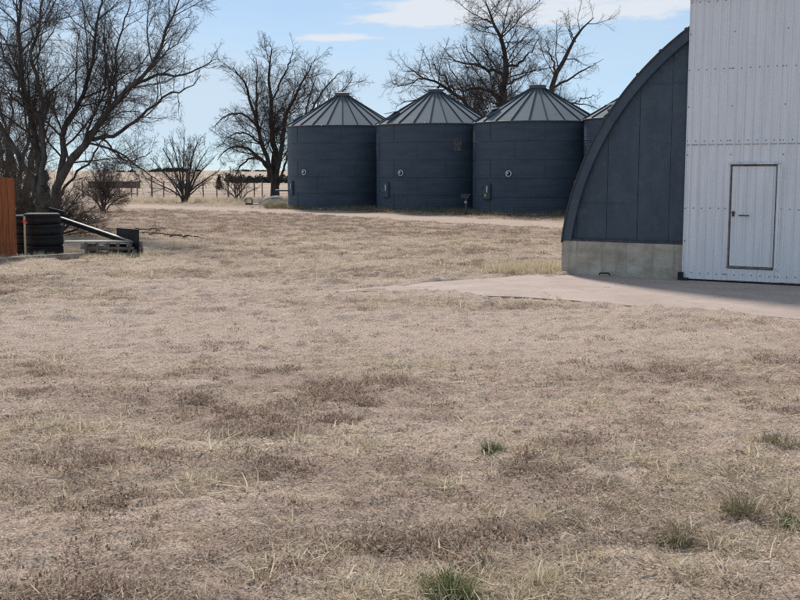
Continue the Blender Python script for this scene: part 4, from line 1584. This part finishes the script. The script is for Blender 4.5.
# evergreen in the field
e = empty('evergreen_tree', (gx(219, 235), 235, float(terrain(0, 235))))
tag(e, 'small dark evergreen standing alone left of the round-crowned tree', 'tree')
rng_ = np.random.default_rng(5)
cs = [(0, 0, 0.5 + k_ * 0.42) for k_ in range(7)]
rr_ = [(1.05 * (1 - k_ / 7.5), 1.05 * (1 - k_ / 7.5), 0.4) for k_ in range(7)]
v, f = leaf_cloud(cs, rr_, 130, 0.12, rng_)
link('crown', mesh_arrays('evergreen_crown', v, f), 'evergreen', e)
bm = bmesh.new()
add_cyl(bm, (0, 0, -0.2), (0, 0, 2.8), 0.12, 0.03, 7)
link('trunk', bm_mesh(bm, 'evergreen_trunk'), 'bark_dark', e)

# distant windbreak and horizon trees, reading as one mass
rng_ = np.random.default_rng(8)
cs, rs2 = [], []
for px in np.arange(228, 300, 1.6):
    Yd = 430 + rng_.uniform(-15, 15)
    h_ = rng_.uniform(2.0, 4.2)
    cs.append((gx(px, Yd), Yd, float(terrain(0, Yd)) + h_ * 0.45))
    rs2.append((1.6, 1.6, h_ * 0.5))
for px in np.concatenate([rng_.uniform(-200, 1000, 110), rng_.normal(161, 5, 14), rng_.normal(180, 4, 14)]):
    Yd = rng_.uniform(2200, 3000)
    h_ = rng_.uniform(2, 6) * (2.2 if 155 < px < 187 else 1)
    cs.append((gx(px, Yd), Yd, float(terrain(0, Yd)) + h_ * 0.35))
    rs2.append((rng_.uniform(4, 11), 6, h_ * 0.5))
v, f = leaf_cloud(cs, rs2, 90, 0.35, rng_)
big = np.repeat(np.array([c_[1] > 1000 for c_ in cs]), 270)
cen = v.reshape(-1, 3, 3).mean(1, keepdims=True)
v = (cen + (v.reshape(-1, 3, 3) - cen) * np.where(big.reshape(-1, 3)[:, :1, None], 5.0, 1.0)).reshape(-1, 3)
wb = link('distant_trees', mesh_arrays('distant_trees', v, f), 'far_tree')
tag(wb, 'dark line of distant trees along the horizon', 'trees', kind='stuff')

# scrap by the foot of the round-crowned tree
p = at(270, 203, 68.5)
sm = empty('scrap_sheet', (float(p[0]), 68.5, 0))
tag(sm, 'bent pale metal sheet and bar lying at the foot of the round-crowned tree', 'scrap metal')
n_ = 9
v, f = [], []
for i in range(n_):
    t_ = i / (n_ - 1)
    v += [(-0.7 + 1.5 * t_, -0.4, 0.08 + 0.36 * math.sin(t_ * 2.2)), (-0.7 + 1.5 * t_, 0.4, 0.14 + 0.42 * math.sin(t_ * 2.2)),
          (-0.7 + 1.5 * t_, -0.4, 0.05 + 0.36 * math.sin(t_ * 2.2)), (-0.7 + 1.5 * t_, 0.4, 0.11 + 0.42 * math.sin(t_ * 2.2))]
for i in range(n_ - 1):
    a_ = i * 4
    f += [(a_, a_ + 4, a_ + 5, a_ + 1), (a_ + 2, a_ + 3, a_ + 7, a_ + 6), (a_, a_ + 2, a_ + 6, a_ + 4), (a_ + 1, a_ + 5, a_ + 7, a_ + 3)]
link('sheet', mesh_arrays('bent_sheet', v, f, True), 'tarp', sm)
bm = bmesh.new()
add_cyl(bm, (-0.75, -0.45, 0.03), (-0.25, -0.2, 0.62), 0.035, seg=8)
add_cyl(bm, (-1.6, -0.5, 0.06), (-0.6, -0.5, 0.04), 0.035, seg=8)
link('bar', bm_mesh(bm, 'loose_bar'), 'pale_metal', sm)
p = at(249, 204, 67.5)
cp = empty('culvert_pipe', (float(p[0]), 67.5, 0), R(10))
tag(cp, 'short dark culvert pipe end in the grass left of the round-crowned tree', 'pipe')
v, f = lathe_arrays([(0.22, 0), (0.25, 0), (0.25, 1.2), (0.22, 1.2), (0.22, 0)], 18)
o = link('barrel', mesh_arrays('culvert', v, f, True), 'black_steel', cp, (0, 0, 0.2), (-math.pi / 2, 0, 0))

# ------------------------------------------------------------------ grass


def blade_set(n, rad, hmin, hmax, lean, width, rng, segs=3, curl=0.7, flat=False, z0=-0.01, fall=0.5):
    """n curved tapering blades; returns verts, faces, tone per vertex"""
    a = rng.uniform(0, 2 * np.pi, n)
    rr_ = rad * rng.random(n) ** fall
    base = np.stack([rr_ * np.cos(a), rr_ * np.sin(a), np.full(n, z0)], -1)
    az = a + rng.normal(0, 0.9, n)
    L_ = rng.uniform(hmin, hmax, n)
    el = np.pi / 2 - np.abs(rng.normal(0, lean, n))
    if flat:
        el = np.abs(rng.normal(0.05, 0.10, n))
        base[:, 2] = rng.uniform(0.0, 0.014, n)
    P_ = [base]
    for s_ in range(segs):
        d_ = np.stack([np.cos(az) * np.cos(el), np.sin(az) * np.cos(el), np.sin(el)], -1)
        P_.append(P_[-1] + d_ * (L_ / segs)[:, None])
        el = el - curl * rng.uniform(0.2, 1.0, n) / segs * (0.15 if flat else 1.2)
        az = az + rng.normal(0, 0.25, n)
    P_ = np.stack(P_, 1)
    wv_ = np.stack([-np.sin(az + rng.normal(0, 0.6, n)), np.cos(az + rng.normal(0, 0.6, n)), rng.normal(0, 0.3, n)], -1)
    K = segs + 1
    tap = np.linspace(1, 0.25, K)
    wd = width * rng.uniform(0.6, 1.3, n)
    off = wv_[:, None, :] * (wd[:, None] * tap[None])[:, :, None]
    v = np.stack([P_ - off, P_ + off], 2)          # n,K,2,3
    b_ = (np.arange(n) * K * 2)[:, None]
    k_ = (np.arange(segs) * 2)[None]
    f = np.stack([b_ + k_, b_ + k_ + 1, b_ + k_ + 3, b_ + k_ + 2], -1).reshape(-1, 4)
    tone = np.repeat(rng.random(n), K * 2)
    return v.reshape(-1, 3), f, tone


def set_tone(me, tone):
    at_ = me.attributes.new('tone', 'FLOAT', 'POINT')
    at_.data.foreach_set('value', np.asarray(tone, np.float32))


def join_sets(sets):
    vs_, fs_, ts_, n = [], [], [], 0
    for v, f, t_ in sets:
        vs_.append(v)
        fs_.append(f + n)
        ts_.append(t_)
        n += len(v)
    return np.concatenate(vs_), np.concatenate(fs_), np.concatenate(ts_)


def proto_obj(name, sets, mat_):
    v, f, t_ = join_sets(sets)
    me = mesh_arrays(name, v, f)
    set_tone(me, t_)
    me.materials.append(MATS[mat_])
    return bpy.data.objects.new(name, me)


def proto_col(name, objs):
    c_ = bpy.data.collections.new(name)
    for o in objs:
        c_.objects.link(o)
    return c_


gr = np.random.default_rng(77)
STRAW = proto_col('straw_kinds', [proto_obj('straw_%s' % q, [blade_set(20, 0.035, 0.03, 0.12, 0.95, 0.0026, gr, curl=1.1), blade_set(26, 0.10, 0.03, 0.14, 0.2, 0.0024, gr, flat=True)], 'straw') for q in 'abcd'])
LITTER = proto_col('litter_kinds', [proto_obj('litter_%s' % q, [blade_set(30, 0.19, 0.008, 0.030, 0.8, 0.0035, gr, 2, flat=True), blade_set(8, 0.15, 0.010, 0.026, 0.9, 0.0030, gr, 2), blade_set(26, 0.18, 0.03, 0.11, 0.2, 0.0018, gr, 2, flat=True)], 'litter') for q in 'abcde'])


def weed_sets(rng):
    s_ = [blade_set(20, 0.075, 0.015, 0.052, 0.85, 0.0020, rng, 3, 1.4), blade_set(30, 0.10, 0.010, 0.030, 1.0, 0.0045, rng, 2, 1.8, z0=0.004)]
    v, f, t_ = blade_set(34, 0.09, 0.008, 0.022, 1.1, 0.004, rng, 2, 2.0)
    v = v + np.repeat(np.stack([np.zeros(34), np.zeros(34), rng.uniform(0.010, 0.036, 34)], -1), 6, axis=0)
    s_.append((v, f, t_))
    return s_


WEED = proto_col('weed_kinds', [proto_obj('weed_%s' % q, weed_sets(gr), 'weed') for q in 'abcde'])
TALL = proto_col('tall_kinds', [proto_obj('tall_%s' % q, [blade_set(40, 0.12, 0.15, 0.42, 0.28, 0.0035, gr), blade_set(14, 0.16, 0.08, 0.25, 0.7, 0.003, gr)], 'straw') for q in 'abc'])
OLIVE = proto_col('olive_kinds', [proto_obj('olive_%s' % q, [blade_set(44, 0.16, 0.10, 0.38, 0.38, 0.0045, gr)], 'olive') for q in 'abc'])


def pebble(rng):
    bm = bmesh.new()
    bmesh.ops.create_icosphere(bm, subdivisions=1, radius=0.012)
    for v in bm.verts:
        v.co *= rng.uniform(0.7, 1.3)
        v.co.z *= 0.7
    me = bm_mesh(bm, 'pebble')
    me.materials.append(MATS['rock'])
    return bpy.data.objects.new('pebble', me)


PEB = proto_col('pebble_kinds', [pebble(gr) for _ in range(4)])


def scatter(name, col_, x, y, scale, label, rng, zoff=0.0, tilt=0.12):
    n = len(x)
    z = height(x, y) + zoff
    me = bpy.data.meshes.new(name)
    me.vertices.add(n)
    me.vertices.foreach_set('co', np.stack([x, y, z], -1).astype(np.float32).ravel())
    a1 = me.attributes.new('sc', 'FLOAT', 'POINT')
    a1.data.foreach_set('value', scale.astype(np.float32))
    a2 = me.attributes.new('rot', 'FLOAT_VECTOR', 'POINT')
    a2.data.foreach_set('vector', np.stack([rng.normal(0, tilt, n), rng.normal(0, tilt, n), rng.uniform(0, 6.28, n)], -1).astype(np.float32).ravel())
    a3 = me.attributes.new('pick', 'INT', 'POINT')
    a3.data.foreach_set('value', rng.integers(0, len(col_.objects), n).astype(np.int32))
    o = link(name, me)
    ng = bpy.data.node_groups.new(name + '_nodes', 'GeometryNodeTree')
    ng.interface.new_socket('Geometry', in_out='INPUT', socket_type='NodeSocketGeometry')
    ng.interface.new_socket('Geometry', in_out='OUTPUT', socket_type='NodeSocketGeometry')
    gi, go = ng.nodes.new('NodeGroupInput'), ng.nodes.new('NodeGroupOutput')
    iop = ng.nodes.new('GeometryNodeInstanceOnPoints')
    ci = ng.nodes.new('GeometryNodeCollectionInfo')
    ci.inputs['Collection'].default_value = col_
    ci.inputs['Separate Children'].default_value = True
    ci.inputs['Reset Children'].default_value = True

    def attr(nm, ty):
        q = ng.nodes.new('GeometryNodeInputNamedAttribute')
        q.data_type = ty
        q.inputs['Name'].default_value = nm
        return q.outputs['Attribute']
    mp = ng.nodes.new('GeometryNodeMeshToPoints')
    ng.links.new(gi.outputs[0], mp.inputs['Mesh'])
    ng.links.new(mp.outputs[0], iop.inputs['Points'])
    ng.links.new(ci.outputs[0], iop.inputs['Instance'])
    iop.inputs['Pick Instance'].default_value = True
    ng.links.new(attr('pick', 'INT'), iop.inputs['Instance Index'])
    ng.links.new(attr('rot', 'FLOAT_VECTOR'), iop.inputs['Rotation'])
    ng.links.new(attr('sc', 'FLOAT'), iop.inputs['Scale'])
    ng.links.new(iop.outputs[0], go.inputs[0])
    md = o.modifiers.new('scatter', 'NODES')
    md.node_group = ng
    tag(o, label, kind='stuff')
    return o


def field_points(n, y0, y1, rng, power=1.0, wide=0.52):
    """points spread over the ground, density falling with distance"""
    u = rng.random(n)
    # density per area ~ 1/y**power  -> pdf(y) ~ y**(1-power)
    q = 2 - power
    y = (y0 ** q + u * (y1 ** q - y0 ** q)) ** (1 / q) if abs(q) > 1e-6 else y0 * (y1 / y0) ** u
    x = rng.uniform(-1, 1, n) * (y * wide + 1.0)
    return x, y


def blocked(x, y):
    """inside the shed, slab, bins or the wheel track"""
    b_ = in_slab_dist(x, y) + 0.4 * (fbm(x * 1.3, y * 1.3, 33, 3) - 0.5) > 0.05
    lx = (x - A0[0]) * EV[0] + (y - A0[1]) * EV[1]
    ly = (x - A0[0]) * BV[0] + (y - A0[1]) * BV[1]
    b_ |= (lx > -0.02) & (lx < 2 * RAD) & (ly > -0.05) & (ly < LEN)
    b_ |= (track_dist(x, y) < 1.9 + 0.8 * (fbm(x * 0.8, y * 0.8, 52, 2) - 0.5)) & (y > 24)
    for p, *_ in BINS:
        b_ |= np.hypot(x - p[0], y - p[1]) < BR + 0.12
    return b_


def clump(x, y, seed):
    """small tight patches, a few decimetres across"""
    return sstep(0.50, 0.66, fbm(x * 2.3, y * 2.9, seed, 3))


def clump2(x, y):
    """broad patches, a metre or two across"""
    return sstep(0.46, 0.62, fbm(x * 0.8 + 4, y * 1.1 + 6, 201, 3))


def pick(n, y0, y1, power, dens, rng, wide=0.52):
    x, y = field_points(n, y0, y1, rng, power, wide)
    zb_, zs_, zw_ = zones(x, y)
    keep = (rng.random(n) < np.clip(dens(x, y, zb_, zs_, zw_), 0, 1)) & ~blocked(x, y)
    return x[keep], y[keep]


# flat straw litter everywhere
x, y = pick(95000, 3.6, 60, 1.5, lambda x, y, b_, s_, w_: (0.025 + 0.22 * s_ + 0.10 * w_ + 0.30 * clump(x, y, 141) * (0.3 + 0.7 * clump2(x, y))) * (1 - 0.9 * b_), gr)
scatter('dead_grass_litter', LITTER, x, y, gr.uniform(0.6, 1.3, len(x)) * (1 + np.clip(y - 10, 0, 40) * 0.022), 'fine dead straw litter over the dry yard', gr)
# upright straw tufts
x, y = pick(36000, 3.6, 62, 1.35, lambda x, y, b_, s_, w_: (0.012 + 0.95 * s_ * clump(x, y, 151) + 0.07 * s_ + 0.20 * clump(x, y, 161) * clump2(x, y)) * (1 - 0.96 * b_), gr)
scatter('dead_grass_tufts', STRAW, x, y, gr.uniform(0.5, 1.0, len(x)) ** 1.5 * 1.75 * (1 + np.clip(y - 14, 0, 40) * 0.015), 'pale dead grass tufts over the dry yard', gr)
# dark curled weeds in patches
x, y = pick(60000, 3.6, 58, 1.35, lambda x, y, b_, s_, w_: (0.012 + 1.0 * w_ * (0.06 + 0.94 * clump(x, y, 171))) * (1 - 0.9 * b_), gr)
scatter('dead_weeds', WEED, x, y, gr.uniform(0.6, 1.5, len(x)) * (1 + np.clip(y - 14, 0, 40) * 0.02), 'dark brown curled dead weeds in patches over the yard', gr)
# pebbles and clods
x, y = pick(16000, 3.6, 30, 1.4, lambda x, y, b_, s_, w_: 0.45 + 0.4 * b_, gr)
scatter('gravel', PEB, x, y, gr.uniform(0.3, 0.85, len(x)) ** 1.2, 'scattered small stones and clods on the dry soil', gr)
# taller grass at edges: slab corner, bin bases, fence line, elm foot
n = 420
x1_ = gr.normal(2.7, 0.42, n)
y1_ = gr.normal(21.75, 0.32, n)
k_ = ~blocked(x1_, y1_)
xs1, ys1 = [x1_[k_]], [y1_[k_]]
xf = gx(95, 71) + (gx(300, 71) - gx(95, 71)) * gr.random(5200)
yf = gr.normal(74, 4.0, 5200)
kf = (gr.random(5200) < 0.7 * sstep(0.46, 0.68, fbm(xf * 0.8, yf * 0.8, 15, 3))) & (track_dist(xf, yf) > 2.4)
xs1.append(xf[kf])
ys1.append(yf[kf])
u = gr.random(500)
xs1.append(gr.normal(-10.0, 2.0, 500))
ys1.append(gr.normal(33.0, 2.0, 500))
xs1.append(gr.normal(-7.6, 1.0, 160))
ys1.append(gr.normal(25.9, 0.6, 160))
u = gr.random(320)
tb = np.array([gnd(-20, 262), gnd(140, 257)])
xs1.append(tb[0, 0] + (tb[1, 0] - tb[0, 0]) * u)
ys1.append(tb[0, 1] + (tb[1, 1] - tb[0, 1]) * u + gr.normal(0, 0.14, 320))
x, y = np.concatenate(xs1), np.concatenate(ys1)
k_ = ~blocked(x, y)
x, y = x[k_], y[k_]
scatter('tall_dead_grass', TALL, x, y, np.where(y > 60, gr.uniform(0.3, 1.15, len(x)), np.where(x < -4, gr.uniform(0.15, 0.42, len(x)), gr.uniform(0.25, 0.65, len(x)))), 'taller straw coloured grass along edges and fence line', gr)
xs1, ys1 = [], []
for p, *_ in BINS:
    a_ = gr.uniform(math.pi * 0.85, math.pi * 2.15, 420)
    r_ = BR + 0.16 + np.abs(gr.normal(0, 0.75, 420))
    xs1.append(p[0] + r_ * np.cos(a_))
    ys1.append(p[1] + r_ * np.sin(a_))
x, y = np.concatenate(xs1), np.concatenate(ys1)
k_ = (~blocked(x, y)) & (track_dist(x, y) > 2.1)
x, y = x[k_], y[k_]
scatter('bin_side_grass', OLIVE, x, y, gr.uniform(0.25, 1.05, len(x)), 'olive brown rough grass round the feet of the grain bins', gr)

# individual tufts
TU = [
    ((493, 454), 0.085, 0.10, 'green', 'small green grass tuft alone in the middle of the yard', 0.8),
    ((451, 598), 0.125, 0.14, 'green', 'largest green grass tuft, at the bottom edge of the yard', 1.2),
    ((676, 543), 0.10, 0.12, 'olive', 'olive green grass tuft above the lower right corner', 0.7),
    ((741, 517), 0.11, 0.13, 'olive', 'dull green grass tuft left of the green tuft at the right edge', 0.6),
    ((789, 525), 0.08, 0.11, 'green', 'green grass tuft at the right edge of the yard', 0.5),
    ((775, 448), 0.17, 0.11, 'olive', 'wide olive grass clump farther back near the right edge', 0.6),
    ((540, 582), 0.05, 0.17, 'straw', 'pale straw tuft right of the largest green tuft', 1.0),
    ((538, 529), 0.06, 0.16, 'straw', 'pale upright straw tuft above the other straw tuft', 1.0),
]
for (px, py), rad, hh_, mt, lab, dn in TU:
    g_ = gnd(px, py)
    lo = 0.35 if mt != 'straw' else 0.3
    sets = [blade_set(int((700 if mt != 'straw' else 130) * dn), rad, hh_ * 0.35, hh_ * 1.1, 0.65 if mt != 'straw' else 0.9, 0.0018, gr, 4, 0.9, fall=1.0),
            blade_set(int(90 * dn), rad * 1.25, hh_ * 0.3, hh_ * 0.7, 0.9, 0.0017, gr, 4, 0.9)]
    v, f, t_ = join_sets(sets)
    me = mesh_arrays('grass_tuft', v, f)
    set_tone(me, t_)
    o = link('grass_tuft', me, mt, None, (float(g_[0]), float(g_[1]), float(height(g_[0], g_[1]))))
    tag(o, lab, 'grass tuft', 'single tufts standing out in the yard')
